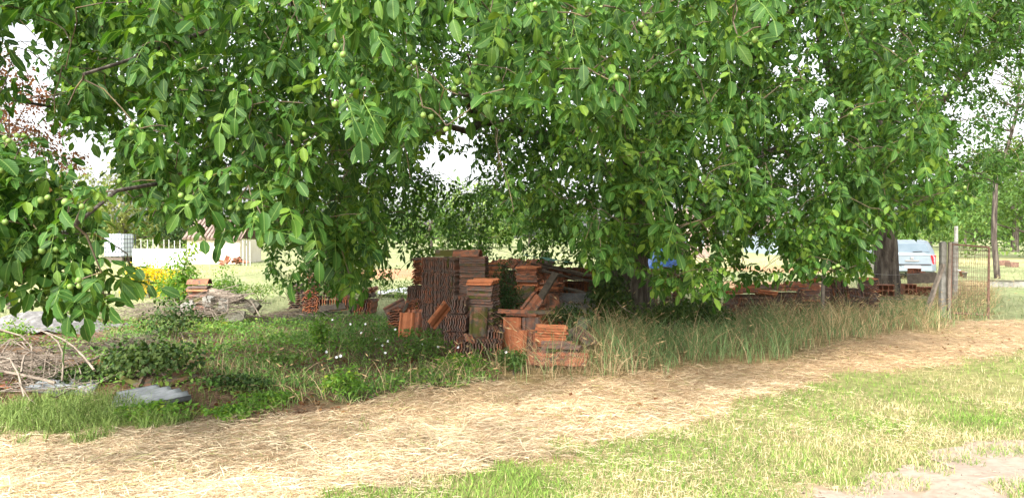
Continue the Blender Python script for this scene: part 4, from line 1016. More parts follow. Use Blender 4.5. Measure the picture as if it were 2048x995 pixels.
    flat_pile(s, 7, -0.06, 0.0, 0.12, (('tile', 0.6), ('tile_bright', 0.4)), 0.042, R(6), (0.04, -0.1), 0.025); flat_pile(s, 6, 0.1, 0.15, 0.36, ORANGE, 0.04, R(14), (0.25, -0.3), 0.025)
    flat_pile(s, 3, 0.05, 0.08, 0.0, DARK, 0.036, 0)
    s = stack(838, 11.9, 'fan of red tiles leaning upright in the weeds', R(8))
    lean_row(s, 5, -0.20, 0.0, 0.0, ORANGE, lean=0.42, rz=R(-10), step=(0.105, 0.012)); lean_row(s, 3, -0.05, 0.14, 0.03, ORANGE, lean=0.3, rz=R(6), step=(0.09, 0.02))
    o = loose(879, 621, 11.3, 'single bright orange tile leaning at a steep angle by the tall stack', BRIGHT)
    o.matrix_local = Matrix.Translation(Vector(W(878, 630, 11.2))) @ Matrix.Rotation(R(38), 4, 'Y') @ Matrix.Rotation(R(72), 4, 'X') @ Matrix.Rotation(R(52), 4, 'Y')
    s = stack(655, 15.9, 'left tile stack with courses on edge and dark tiles on top', R(10))
    edge_row(s, 9, -0.30, 0.0, 0.06, ORANGE, 0.042, 0.06); edge_row(s, 8, 0.08, 0.02, 0.06, ORANGE, 0.044, 0.14); flat_pile(s, 10, -0.28, 0, 0.02, ORANGE, 0.036, R(4), (0.0, -0.08), 0.03)
    edge_row(s, 8, -0.06, 0.0, 0.30, ORANGE, 0.042, 0.08); flat_pile(s, 9, -0.22, 0.0, 0.36, ORANGE, 0.037, R(3), (0, 0.06), 0.03); flat_pile(s, 3, -0.20, 0.0, 0.70, MOSS, 0.036, R(-4), (0, 0.12), 0.03)
    flat_pile(s, 4, 0.14, 0.0, 0.56, ORANGE, 0.036, R(-4), (0, -0.1), 0.03)
    s = stack(733, 15.4, 'low red tile pile with splintered top beside the hanging leaves', R(-8))
    edge_row(s, 9, -0.22, 0.0, 0.02, ORANGE, 0.042, 0.16); flat_pile(s, 5, 0.02, 0.0, 0.28, MIXED, 0.036, R(8), (0, -0.1), 0.04)
    s = stack(592, 16.4, 'small dark pile of wavy tiles furthest left of the stacks', R(4))
    flat_pile(s, 11, 0.0, 0.0, 0.06, MOSS, 0.04, R(4), (0, -0.04), 0.02)
    for o in [q for q in COL.objects if q.name.startswith('tile_stack') and q.get('label', '')[:9] in ('left tile', 'low red t', 'small dar')]: o.scale = (1.22, 1.22, 1.22)
    # long broken row to the right of the big trunk
    s = stack(1492, 14.6, 'leaning tile row with slanting orange slabs near the big trunk', R(10))
    edge_row(s, 18, -0.42, 0.0, 0.04, DARK, 0.046, 0.28); edge_row(s, 18, -0.36, 0.02, 0.27, DARK, 0.046, 0.3)
    flat_pile(s, 4, 0.0, 0.0, 0.55, ORANGE, 0.04, R(80), (0.0, 0.18), 0.04); flat_pile(s, 2, 0.40, -0.08, 0.50, BRIGHT, 0.04, R(70), (0.12, 0.28), 0.02); flat_pile(s, 3, -0.36, 0.0, 0.52, ORANGE, 0.04, R(84), (0, 0.1), 0.05)
    s = stack(1560, 15.2, 'low tile row with mossy ridge along its top', R(8))
    edge_row(s, 19, -0.44, 0.0, 0.04, MIXED, 0.046, 0.2); edge_row(s, 18, -0.42, 0.02, 0.27, DARK, 0.046, 0.24); flat_pile(s, 3, -0.28, 0, 0.56, MOSS, 0.04, R(86), (0, 0.05), 0.03); flat_pile(s, 3, 0.14, 0, 0.55, ORANGE, 0.04, R(84), (0, -0.06), 0.04)
    flat_pile(s, 3, 0.36, 0.02, 0.60, ORANGE, 0.04, R(80), (0, -0.16), 0.04)
    s = stack(1622, 15.6, 'sloping tile pile just behind the short wooden stake', R(4))
    edge_row(s, 12, -0.30, 0.0, 0.04, DARK, 0.046, 0.1); flat_pile(s, 10, -0.05, 0.0, 0.28, MIXED, 0.038, R(84), (0, -0.12), 0.04); flat_pile(s, 3, 0.08, 0, 0.68, (('tile_dark', 0.5), ('tile_bright', 0.5)), 0.04, R(86), (0, -0.08), 0.04)
    s = stack(1690, 16.0, 'upright dark tile row ending near the furrowed trunk', R(2))
    edge_row(s, 16, -0.46, 0.0, 0.04, DARK, 0.052, -0.22); edge_row(s, 15, -0.42, 0.02, 0.28, DARK, 0.052, -0.18); edge_row(s, 8, -0.40, 0.02, 0.52, DARK, 0.052, -0.15); flat_pile(s, 15, 0.52, 0, 0.06, DARK, 0.042, R(6), jit=0.03); flat_pile(s, 1, 0.5, 0, 0.70, BRIGHT, 0.04, R(4))
    # loose tiles and bits
    loose(938, 678, 10.0, 'broken orange tile piece lying at the stack foot', BRIGHT, R(30), R(20), R(30)).scale = (0.5, 0.4, 1)
    loose(1168, 672, 10.4, 'orange tile lying flat in weeds beside the grey log', ORANGE, R(30), R(-10), R(40))
    loose(1064, 610, 11.6, 'pointed orange tile corner sticking up behind the flat tile', ORANGE, R(60), R(45), R(8))
    loose(792, 617, 13.0, 'narrow brown tile leaning at the small wavy pile', DARK, R(70), R(60), R(-15))
    for px, py, rz_, lab in ((300, 772, 20, 'mossy tile half buried beside the corrugated sheet'), (345, 762, -30, 'mossy tile lying behind the corrugated sheet corner'), (275, 768, 55, 'mossy tile tucked under the bramble edge')):
        p = at(px, py + 6); tag(obj('roof_tile', TM['tile_moss'], None, m4(p + np.array([0, 0, 0.05]), R(8), R(10), R(rz_))), lab, 'roof tile', 'loose roof tiles')
    p = at(12, 776); tag(obj('roof_tile', TM['tile'], None, m4(p + np.array([0, 0, 0.06]), R(4), R(14), R(15))), 'orange tile under the brush at the frame edge', 'roof tile', 'loose roof tiles')

# ------------------------------------------------------------------ rubble, brush, sheets, plank, mesh roll
def stick_curve(c, L, az, el, bend=0.12, n=6):
    d = np.array([math.cos(az) * math.cos(el), math.sin(az) * math.cos(el), math.sin(el)])
    P = [np.array(c) + d * L * (t - 0.5) for t in np.linspace(0, 1, n)]
    P = np.array(P); off = rng.normal(0, bend * L, 3); P += np.sin(np.linspace(0, np.pi, n))[:, None] * off
    return P

def brush_pile(name, label, base, rx, ry, h, n_parts, n_fine, mat, L=(0.5, 1.3), rad=(0.006, 0.014)):
    root = empty(name, base, label, 'brush pile')
    def one(g, r, l):
        x, y = rng.normal(0, rx * 0.5), rng.normal(0, ry * 0.5)
        z = max(0.03, h * math.exp(-(x / rx) ** 2 - (y / ry) ** 2) * rng.uniform(0.1, 1.0))
        P = stick_curve((x, y, z), l, rng.uniform(0, 6.28), rng.normal(0, 0.22)); P[:, 2] = np.maximum(P[:, 2], 0.015)
        g.tube(P, np.linspace(r, r * 0.4, len(P)), 5, False)
    for i in range(n_parts):
        g = Geo(); one(g, rng.uniform(*rad), rng.uniform(*L)); obj('stick', g.mesh('stick', mat, True), root)
    g = Geo()
    for i in range(n_fine): one(g, rng.uniform(0.0025, 0.006), rng.uniform(0.25, 0.8))
    tag(obj('twigs', g.mesh('twigs', mat, True), root), kind='stuff')
    return root

def log(name, label, a, b, r, mat, cat='log', taper=0.9):
    P = curve([a, 0.5 * (np.array(a) + np.array(b)) + np.array([0, 0, 0.01]), b], 9, 0.008); o = P[0].copy()
    g = Geo().tube(P - o, np.linspace(r, r * taper, 9), 12, True, 0.05)
    x = obj(name, g.mesh(name, mat, True), None, None, o); return tag(x, label, cat)

def plank(name, label, a, b, w, t, mat, cat='plank', roll=0.0, group=None):
    a, b = np.array(a, float), np.array(b, float); d = b - a; L = np.linalg.norm(d)
    q = Vector(d).to_track_quat('Z', 'Y'); g = Geo()
    n = 6; V = []
    for i in range(n + 1):
        s = i / n; jw = 1 + 0.06 * rng.normal(); bow = 0.01 * math.sin(3.1 * s)
        for (x, y) in ((-1, -1), (1, -1), (1, 1), (-1, 1)): V.append((x * w / 2 * jw, y * t / 2 + bow, s * L))
    Q = [[4 * i + j, 4 * i + (j + 1) % 4, 4 * i + 4 + (j + 1) % 4, 4 * i + 4 + j] for i in range(n) for j in range(4)] + [[3, 2, 1, 0], [4 * n, 4 * n + 1, 4 * n + 2, 4 * n + 3]]
    g.quad(V, Q)
    o = obj(name, g.mesh(name, mat), None, Matrix.Translation(Vector(a)) @ q.to_matrix().to_4x4() @ Matrix.Rotation(roll, 4, 'Z'))
    return tag(o, label, cat, group)

def chunk(name, label, c, size, mat, rx=0, ry=0, rz=0, cat='concrete block', group=None, chip=0.08):
    h = np.array(size) / 2; g = Geo(); n = 3; V = []; idx = {}
    for i in range(n + 1):
        for j in range(n + 1):
            for k in range(n + 1):
                if {i, j, k} & {0, n}:
                    p = (np.array([i, j, k]) / n * 2 - 1); idx[(i, j, k)] = len(V)
                    e = sum(1 for a in (i, j, k) if a in (0, n)); p = p * (1 - 0.035 * (e - 1)) + rng.normal(0, chip * 0.35, 3)
                    V.append(p * h)
    Q = []
    for ax in range(3):
        for s in (0, n):
            for u in range(n):
                for v in range(n):
                    def key(a, b):
                        l = [0, 0, 0]; l[ax] = s; o_ = [q for q in range(3) if q != ax]; l[o_[0]] = a; l[o_[1]] = b; return idx[tuple(l)]
                    q = [key(u, v), key(u + 1, v), key(u + 1, v + 1), key(u, v + 1)]; Q.append(q if (s == n) ^ (ax == 1) else q[::-1])
    g.quad(V, Q)
    return tag(obj(name, g.mesh(name, mat), None, m4(c, rx, ry, rz)), label, cat, group)

def corrugated(name, label, c, w, l, waves, mat, rx, ry, rz, cut=0.0, droop=0.0):
    # wavy fibre cement sheet, one corner broken off
    nx, ny = waves * 8 + 1, 9; V = []; 
    for j in range(ny):
        for i in range(nx):
            u, v = i / (nx - 1), j / (ny - 1)
            x = (u - 0.5) * w; y = (v - 0.5) * l
            if cut: y = (v * (1 - cut * (1 - u) ** 1.5) - 0.5) * l
            V.append((x, y, 0.036 * math.cos(u * waves * 2 * math.pi) - droop * (u - 0.5) ** 2 * w))
    V = np.array(V); n = len(V); V2 = V.copy(); V2[:, 2] -= 0.006
    a = (np.arange(ny - 1)[:, None] * nx + np.arange(nx - 1)[None]).ravel()
    Q = np.stack([a, a + 1, a + nx + 1, a + nx], 1); Q2 = Q[:, ::-1] + n
    rim = [(i, i + 1) for i in range(nx - 1)] + [((ny - 1) * nx + i + 1, (ny - 1) * nx + i) for i in range(nx - 1)] + [((j + 1) * nx, j * nx) for j in range(ny - 1)] + [(j * nx + nx - 1, (j + 1) * nx + nx - 1) for j in range(ny - 1)]
    Q3 = np.array([[b, a_, a_ + n, b + n] for a_, b in rim])
    g = Geo(); g.quad(np.concatenate([V, V2]), np.concatenate([Q, Q2, Q3]))
    return tag(obj(name, g.mesh(name, mat, True), None, m4(c, rx, ry, rz)), label, 'roof sheet')

def build_rubble():
    # rubble heap, left
    p = W(398, 568, 14.50); tag(obj('ridge_tile', TM['ridge_tile'], None, m4(p, 0, 0, R(88))), 'orange half round ridge tile crowning the rubble heap', 'roof tile')
    p = W(398, 581, 14.50); tag(obj('roof_tile', TM['tile_bright'], None, m4(p, 0, 0, R(88))), 'flat orange tile directly under the ridge tile on the rubble heap', 'roof tile')
    s = empty('tile_stack', on(398, 14.55), 'grey pile of mossy slabs carrying the ridge tile', 'tile stack', 'stacks of old roof tiles'); flat_pile(s, 15, 0, 0, 0.02, MOSS, 0.042, R(88), jit=0.03)
    log('log', 'weathered log lying across the top of the rubble heap', W(422, 584, 14.50), W(482, 597, 14.30), 0.085, M['deadwood'])
    log('log', 'dark thin log under the weathered one in the rubble heap', W(395, 600, 14.50), W(500, 604, 14.50), 0.05, M['oldwood'])
    chunk('concrete_block', 'mauve grey slab tilted at the side of the rubble heap', W(374, 612, 14.10), (0.26, 0.16, 0.14), M['concrete'], R(10), R(-22), R(15))
    chunk('concrete_block', 'pale square block standing upright in the rubble heap', W(447, 609, 14.00), (0.17, 0.14, 0.25), M['concrete'], R(-8), R(4), R(8))
    chunk('concrete_block', 'yellowish block sitting behind the twigs of the rubble heap', W(417, 602, 14.20), (0.18, 0.16, 0.18), M['concrete'], R(8), R(6), R(-10))
    chunk('concrete_block', 'broad mossy slab lying low in front of the rubble heap', W(470, 634, 13.80), (0.38, 0.06, 0.22), M['mossconcrete'], R(-38), R(-8), R(-6))
    chunk('concrete_block', 'dark sloping slab at the outer end of the rubble heap', W(505, 612, 14.10), (0.26, 0.12, 0.22), M['mossconcrete'], R(-20), R(30), R(-20))
    chunk('concrete_block', 'flat brown slab wedged low under the pale block', W(415, 625, 14.00), (0.42, 0.25, 0.07), M['oldwood'], R(-8), R(3), R(4))
    g = Geo(); th = np.linspace(0, np.pi / 2, 5)
    chunk('moss_clump', 'small round bright yellow green moss clump before the rubble heap', W(450, 648, 13.60), (0.12, 0.10, 0.08), M['mossball'], cat='moss', chip=0.2)
    brush_pile('brush_pile', 'grey dead twigs tangled over the rubble heap', on(440, 13.80) + np.array([0, 0, 0.12]), 0.75, 0.45, 0.55, 40, 90, M['deadwood'], (0.4, 1.1), (0.006, 0.012))
    brush_pile('brush_pile', 'low tangle of dry twigs between rubble heap and left tile stack', on(590, 14.30), 1.0, 0.5, 0.22, 16, 220, M['oldwood'], (0.4, 1.1), (0.005, 0.010))
    brush_pile('brush_pile', 'pale dry stalks heaped behind the yellow shrub side', on(320, 14.70), 1.1, 0.5, 0.34, 14, 260, M['deadwood'], (0.4, 1.0), (0.004, 0.008))
    plank('plank', 'old pale board lying in the weeds below the left tile stack', W(590, 632, 14.60), W(640, 634, 14.40), 0.10, 0.03, M['deadwood'], roll=1.2)
    plank('plank', 'dark curved bark slab lying before the left tile stack', W(640, 618, 15.00), W(690, 612, 15.20), 0.13, 0.04, M['oldwood'], roll=1.0)
    # brush at the left edge
    brush_pile('brush_pile', 'big heap of dead branches at the left frame edge', at(45, 765), 0.95, 0.5, 0.42, 34, 300, M['deadwood'], (0.6, 1.5), (0.006, 0.014))
    brush_pile('brush_pile', 'scattered dead twigs behind the bramble bush', at(230, 700), 0.9, 0.6, 0.14, 12, 240, M['oldwood'], (0.4, 1.0), (0.004, 0.009))
    log('log', 'thick pale log lying in the dead branches at the left edge', W(-40, 728, 8.7), W(88, 736, 8.8), 0.15, M['deadwood'], taper=0.75)
    plank('fallen_branch', 'long pale branch propped diagonally on the left brush heap', W(-10, 740, 7.6), W(108, 765, 7.3), 0.02, 0.02, M['deadwood'], 'branch')
    # ash heap
    x, y = np.meshgrid(np.linspace(-1.5, 1.5, 40), np.linspace(-0.8, 0.8, 24)); z = 0.30 * np.exp(-(x / 0.9) ** 2 - (y / 0.5) ** 2) + 0.07 * vnoise(x, y, 5, 3) + 0.04 * vnoise(x, y, 14, 4) - 0.06
    a = (np.arange(23)[:, None] * 40 + np.arange(39)[None]).ravel(); F = np.stack([a, a + 1, a + 41, a + 40], 1)
    tag(obj('ash_heap', mesh_np('ash_heap', np.stack([x.ravel(), y.ravel(), z.ravel()], 1), F, None, True, M['ash']), None, None, at(75, 655)), 'grey ash heap behind the hanging bough', 'ash heap')
    corrugated('corrugated_sheet', 'broken grey corrugated sheet with raised corner at the weed edge', at(305, 806) + np.array([0, 0, 0.06]), 0.50, 0.72, 4, M['asbestos'], R(9), R(9), R(-72), cut=0.5)
    corrugated('corrugated_sheet', 'grey corrugated sheet half buried under the bramble', at(140, 782) + np.array([0, 0, 0.05]), 0.40, 0.75, 5, M['asbestos'], R(-3), R(8), R(-102), cut=0.3)
    # leaning plank, poles and net
    plank('plank', 'mossy grey plank leaning steeply on the orange tile pile', W(1072, 612, 12.3), W(1112, 546, 12.5), 0.12, 0.05, M['oldwood'], roll=0.5)
    plank('plank', 'horizontal weathered board lying above the wire roll', W(1112, 573, 13.4), W(1180, 588, 13.2), 0.08, 0.03, M['oldwood'], roll=0.2)
    plank('plank', 'thick dark timber slanting in the weeds below the wire roll', W(1132, 700, 10.6), W(1172, 640, 11.0), 0.17, 0.08, M['mossconcrete'], roll=0.6)
    plank('plank', 'thin brown lath leaning on the small wavy tile pile', W(798, 640, 12.0), W(815, 606, 12.4), 0.045, 0.02, M['oldwood'], roll=0.4)
    ends = [((1062, 527), (1222, 561)), ((1068, 530), (1236, 566)), ((1060, 535), (1228, 574)), ((1075, 524), (1240, 556)), ((1070, 540), (1215, 566)), ((1085, 528), (1250, 570)), ((1080, 532), (1205, 558))]
    words = ['topmost', 'second', 'lowest', 'uppermost thin', 'short low', 'longest', 'shortest']
    for i, (a, b) in enumerate(ends):
        P = curve([W(*a, 13.9), 0.5 * (W(*a, 13.9) + W(*b, 13.3)) + rng.normal(0, 0.03, 3), W(*b, 13.3)], 9, 0.01); o = P[0].copy()
        tag(obj('thin_pole', Geo().tube(P - o, np.linspace(0.018, 0.012, 9), 6, True).mesh('thin_pole', M['oldwood'], True), None, None, o), f'{words[i]} pole of the thin pole bundle across the rear tile stacks', 'pole', 'bundle of thin poles over the stacks')
    x, y = np.meshgrid(np.linspace(-0.55, 0.55, 28), np.linspace(-0.2, 0.2, 10)); z = 0.05 + 0.045 * vnoise(x, y, 9, 5) - 0.25 * y ** 2 - 0.06 * x
    a = (np.arange(9)[:, None] * 28 + np.arange(27)[None]).ravel(); F = np.stack([a, a + 1, a + 29, a + 28], 1)
    tag(obj('garden_net', mesh_np('garden_net', np.stack([x.ravel(), y.ravel(), z.ravel()], 1), F, None, True, M['net']), None, m4(W(1105, 526, 13.8), 0, 0.08, 0)), 'green garden netting draped over the pole bundle', 'netting')
    # roll of chicken wire
    root = empty('wire_roll', W(1155, 606, 12.8), 'grey roll of chicken wire lying beside the trunk weeds', 'wire roll', None, R(-12))
    for q, rr in enumerate((0.17, 0.155, 0.135, 0.11)):
        g = Geo(); n = 22; L = 0.6
        for s in (-1, 1):
            for k in range(n):
                t = np.linspace(0, 1, 10); a = 2 * np.pi * k / n + s * 2.6 * t
                g.tube(np.stack([(t - 0.5) * L, rr * np.cos(a), rr * np.sin(a)], 1), 0.0022, 3, False)
        obj('wire_layer', g.mesh('wire_layer', M['wire'], True), root)
    # white plastic sheet behind the stacks
    x, y = np.meshgrid(np.linspace(-0.6, 0.6, 26), np.linspace(-0.5, 0.5, 20)); z = 0.10 + 0.16 * vnoise(x, y, 3, 7) + 0.05 * vnoise(x, y, 9, 8) - 0.25 * (x ** 2 + y ** 2)
    a = (np.arange(19)[:, None] * 26 + np.arange(25)[None]).ravel(); F = np.stack([a, a + 1, a + 27, a + 26], 1)
    tag(obj('plastic_sheet', mesh_np('plastic_sheet', np.stack([x.ravel(), y.ravel(), z.ravel()], 1), F, None, True, M['plasticsheet']), None, None, at(805, 594)), 'crumpled white plastic sheet behind the orange tile piles', 'plastic sheet')
    # blue tarpaulin over something behind the trunk
    x, y = np.meshgrid(np.linspace(-0.5, 0.5, 36), np.linspace(-0.6, 0.6, 30)); e = np.maximum(np.abs(x) / 0.42, np.abs(y) / 0.48)
    z = 0.86 + 0.50 * (1 - np.clip((e - 0.55) / 0.75, 0, 1) ** 0.9) + 0.05 * vnoise(x * 3, y * 3, 2.2, 9) + 0.05 * np.sin(14 * x + 4 * y) * np.clip(e - 0.7, 0, 0.5)
    a = (np.arange(29)[:, None] * 36 + np.arange(35)[None]).ravel(); F = np.stack([a, a + 1, a + 37, a + 36], 1)
    tag(obj('tarpaulin', mesh_np('tarpaulin', np.stack([x.ravel(), y.ravel(), np.maximum(z, 0.02).ravel()], 1), F, None, True, M['tarp']), None, None, on(1332, 17.5)), 'bright blue tarpaulin heap behind the big walnut trunk', 'tarpaulin')
    s = stack(1332, 17.5, 'tile stack carrying the blue tarpaulin behind the big trunk')
    for dx in (-0.3, 0.0, 0.3): flat_pile(s, 23, dx, 0.0, 0.0, MIXED, 0.038, 0.0, jit=0.02)
    for dx in (-0.24, 0.02, 0.26): flat_pile(s, 9, dx, 0.05, 0.88, MIXED, 0.038, 0.0, jit=0.02)
    # stake, dead branch at trunk
    plank('wooden_stake', 'short grey wooden stake standing before the sloping tile pile', on(1646, 14.8) - np.array([0, 0, 0.05]), W(1648, 549, 14.8), 0.075, 0.05, M['greywood'], 'stake')
    P = curve([W(1302, 562, 12.6), W(1330, 600, 12.3), W(1352, 650, 12.0)], 8, 0.01); o = P[0].copy()
    tag(obj('fallen_branch', Geo().tube(P - o, np.linspace(0.03, 0.012, 8), 7, True, 0.04).mesh('fallen_branch', M['deadwood'], True), None, None, o), 'dead branch slanting down from the big trunk into the grass', 'branch')
    P = curve([W(1215, 555, 12.4), W(1218, 585, 12.2), W(1250, 622, 11.9), W(1272, 628, 11.8)], 10, 0.005); o = P[0].copy()
    tag(obj('fallen_branch', Geo().tube(P - o, 0.009, 5, True).mesh('fallen_branch', M['deadwood'], True), None, None, o), 'thin bent stem curving beside the mossy trunk', 'branch')

# ------------------------------------------------------------------ gate, posts, wall, bricks
def build_gate():
    d = 15.2
    p = on(1886, d); g = Geo(); top = W(1886, 482, d)[2]
    chunk('fence_post', 'dark square concrete post beside the wire gate', (p[0], d, (top + p[2]) / 2), (0.11, 0.11, top - p[2]), M['concrete'], cat='post', chip=0.03)
    plank('fence_post', 'pale grey wooden post the wire gate hangs from', on(1899, d - 0.15) - np.array([0, 0, 0.05]), W(1900, 484, d - 0.15), 0.055, 0.055, M['greywood'], 'post')
    plank('fence_brace', 'diagonal timber brace propping the dark concrete post', on(1852, d - 0.2), W(1887, 528, d - 0.08), 0.08, 0.06, M['greywood'], 'brace')
    plank('fence_post', 'slimmer concrete post seen through the wire gate', on(1909, d + 2.4) - np.array([0, 0, 0.05]), W(1909, 483, d + 2.4), 0.11, 0.11, M['concrete'], 'post')
    plank('fence_post', 'tall pointed grey pillar rising behind the wire gate', on(1912, 30.0), W(1912, 452, 30.0), 0.10, 0.10, M['concrete'], 'post')
    # gate leaf: rusty frame, mesh of wires
    A = W(1903, 488, d - 0.15); hz = float(gz(A[0], A[1])) + 0.10
    Bp = on(1978, d - 0.35); x1 = Bp[0] - A[0]; y1 = Bp[1] - A[1]
    root = empty('wire_gate', (A[0], A[1], hz), 'rusty framed wire mesh gate standing open in dry grass', 'gate')
    def P_(u, z): return np.array([u * x1, u * y1, z])
    H0, H1 = A[2] - hz, W(1978, 494, d - 0.35)[2] - hz
    obj('gate_stile', Geo().tube([P_(1, -0.08), P_(1, H1)], 0.022, 8).mesh('gate_stile', M['rust']), root)
    obj('gate_stile', Geo().tube([P_(0, 0), P_(0, H0)], 0.018, 8).mesh('gate_stile', M['rust']), root)
    obj('gate_rail', Geo().tube([P_(0, H0), P_(1, H1)], 0.018, 8).mesh('gate_rail', M['rust']), root)
    obj('gate_rail', Geo().tube([P_(0, 0.02), P_(1, 0.0)], 0.018, 8).mesh('gate_rail', M['rust']), root)
    for k in range(17):
        u = (k + 0.6) / 17.6; g = Geo(); P = np.array([P_(u + rng.normal(0, 0.004), z) for z in np.linspace(0.02, H0 + (H1 - H0) * u, 7)]); P[1:-1] += rng.normal(0, 0.006, (5, 3))
        obj('mesh_wire', g.tube(P, 0.003, 4, False).mesh('mesh_wire', M['rust']), root)
    for k in range(15):
        z = H0 * (k + 0.5) / 15.5; P = np.array([P_(u, z * (1 + (H1 / H0 - 1) * u)) for u in np.linspace(0, 1, 8)]); P[1:-1] += rng.normal(0, 0.007, (6, 3))
        obj('mesh_wire', Geo().tube(P, 0.003, 4, False).mesh('mesh_wire', M['rust']), root)
    # strand wires from the dark post towards the left
    for k, h in enumerate((0.45, 0.95)):
        a = on(1884, d) + np.array([0, 0, h]); b = on(1700, 15.6) + np.array([0, 0, h - 0.05])
        P = np.array([a + (b - a) * t + np.array([0, 0, -0.08 * math.sin(math.pi * t)]) for t in np.linspace(0, 1, 10)]); o = P[0].copy()
        tag(obj('fence_wire', Geo().tube(P - o, 0.003, 4, False).mesh('fence_wire', M['wire']), None, None, o), ['lower', 'upper'][k] + ' slack wire strung left from the dark concrete post', 'wire', 'fence wires')
    # low mossy wall
    a = on(1975, 23.5); b = on(2200, 22.0); L = np.linalg.norm(b[:2] - a[:2]); az = math.atan2(b[1] - a[1], b[0] - a[0])
    root = empty('low_wall', a, 'low mossy concrete wall behind the gate at the frame edge', 'wall', None, az)
    n = 4
    for i in range(n):
        h = 0.20 + 0.015 * rng.normal(); g = Geo(); g.box((L / n * (i + 0.5), 0, h / 2 - 0.05), (L / n - 0.012, 0.18, h + 0.1)); obj('wall_segment', g.mesh('wall_segment', M['concrete']), root)
        g = Geo(); g.box((L / n * (i + 0.5), 0, h + 0.018), (L / n - 0.02, 0.22, 0.036)); obj('coping', g.mesh('coping', M['mossconcrete']), root)
    # hollow bricks
    def hollow(px, py, d_, label, rz=0.0, s=(0.30, 0.25, 0.20)):
        c = W(px, py, d_); root = empty('hollow_brick', c, label, 'brick', 'hollow clay bricks', rz); w, dd, h = s; g = Geo(); t = 0.014
        for z in (-h / 2 + t / 2, 0, h / 2 - t / 2): g.box((0, 0, z), (w, dd, t))
        for x in (-w / 2 + t / 2, -w / 6, w / 6, w / 2 - t / 2):
            for z in (-h / 4, h / 4): g.box((x, 0, z), (t, dd - 0.004, h / 2 - t - 0.001))
        o = obj('brick_body', g.mesh('brick_body', M['brick']), root); g = Geo(); g.box((0, dd / 2 - 0.02, 0), (w - 0.03, 0.01, h - 0.03)); obj('brick_web', g.mesh('brick_web', M['brick']), root)
    hollow(1829, 543, 17.6, 'upright hollow orange brick on the board before the car', 0.1, (0.20, 0.22, 0.17)); hollow(1841, 547, 17.5, 'second hollow orange brick close beside the upright one', 0.05, (0.14, 0.2, 0.10))
    plank('plank', 'dark board on bricks carrying the hollow bricks before the car', W(1815, 557, 17.5), W(1874, 555, 17.3), 0.24, 0.05, M['oldwood'], roll=1.57)
    hollow(1766, 580, 16.8, 'wide red hollow brick lying at the furrowed trunk foot', 0.05, (0.40, 0.25, 0.26)); hollow(1818, 578, 16.9, 'red hollow brick under the board before the car', -0.1, (0.26, 0.22, 0.24)); hollow(1852, 582, 16.9, 'low red hollow brick in the dry grass near the brace', 0.1, (0.32, 0.25, 0.2))
    # things in the vegetable plot behind
    for i, (px, py, s) in enumerate(((2003, 526, 0.62), (2024, 530, 0.42))):
        chunk('planter_box', ['larger brown wooden box on the far plot', 'smaller brown wooden box on the far plot'][i], at(px, py + 4) + np.array([0, 0, 0.12]), (s, 0.4, 0.26), M['rust'], rz=0.1, cat='box', chip=0.03)
    for i, (px, py, m_) in enumerate(((1916, 547, 'whitepanel'), (1924, 549, 'brick'), (1930, 552, 'concrete'))):
        c = at(px, py + 3); g = Geo(); k = 12; th = np.linspace(0, 2 * np.pi, k, endpoint=False); prof = [(0.0, 0.0), (0.055, 0.0), (0.085, 0.18), (0.095, 0.18), (0.095, 0.21), (0.08, 0.21), (0.07, 0.15), (0.0, 0.14)]
        V = [(r * math.cos(t), r * math.sin(t), z) for r, z in prof for t in th]; Q = [[a * k + j, a * k + (j + 1) % k, (a + 1) * k + (j + 1) % k, (a + 1) * k + j] for a in range(len(prof) - 1) for j in range(k)]
        g.quad(V, Q); tag(obj('flower_pot', g.mesh('flower_pot', M[m_], True), None, None, c), ['white pot seen through the gate mesh', 'orange pot between the white and grey pots', 'grey pot nearest the gate stile side'][i], 'pot', 'pots behind the gate')

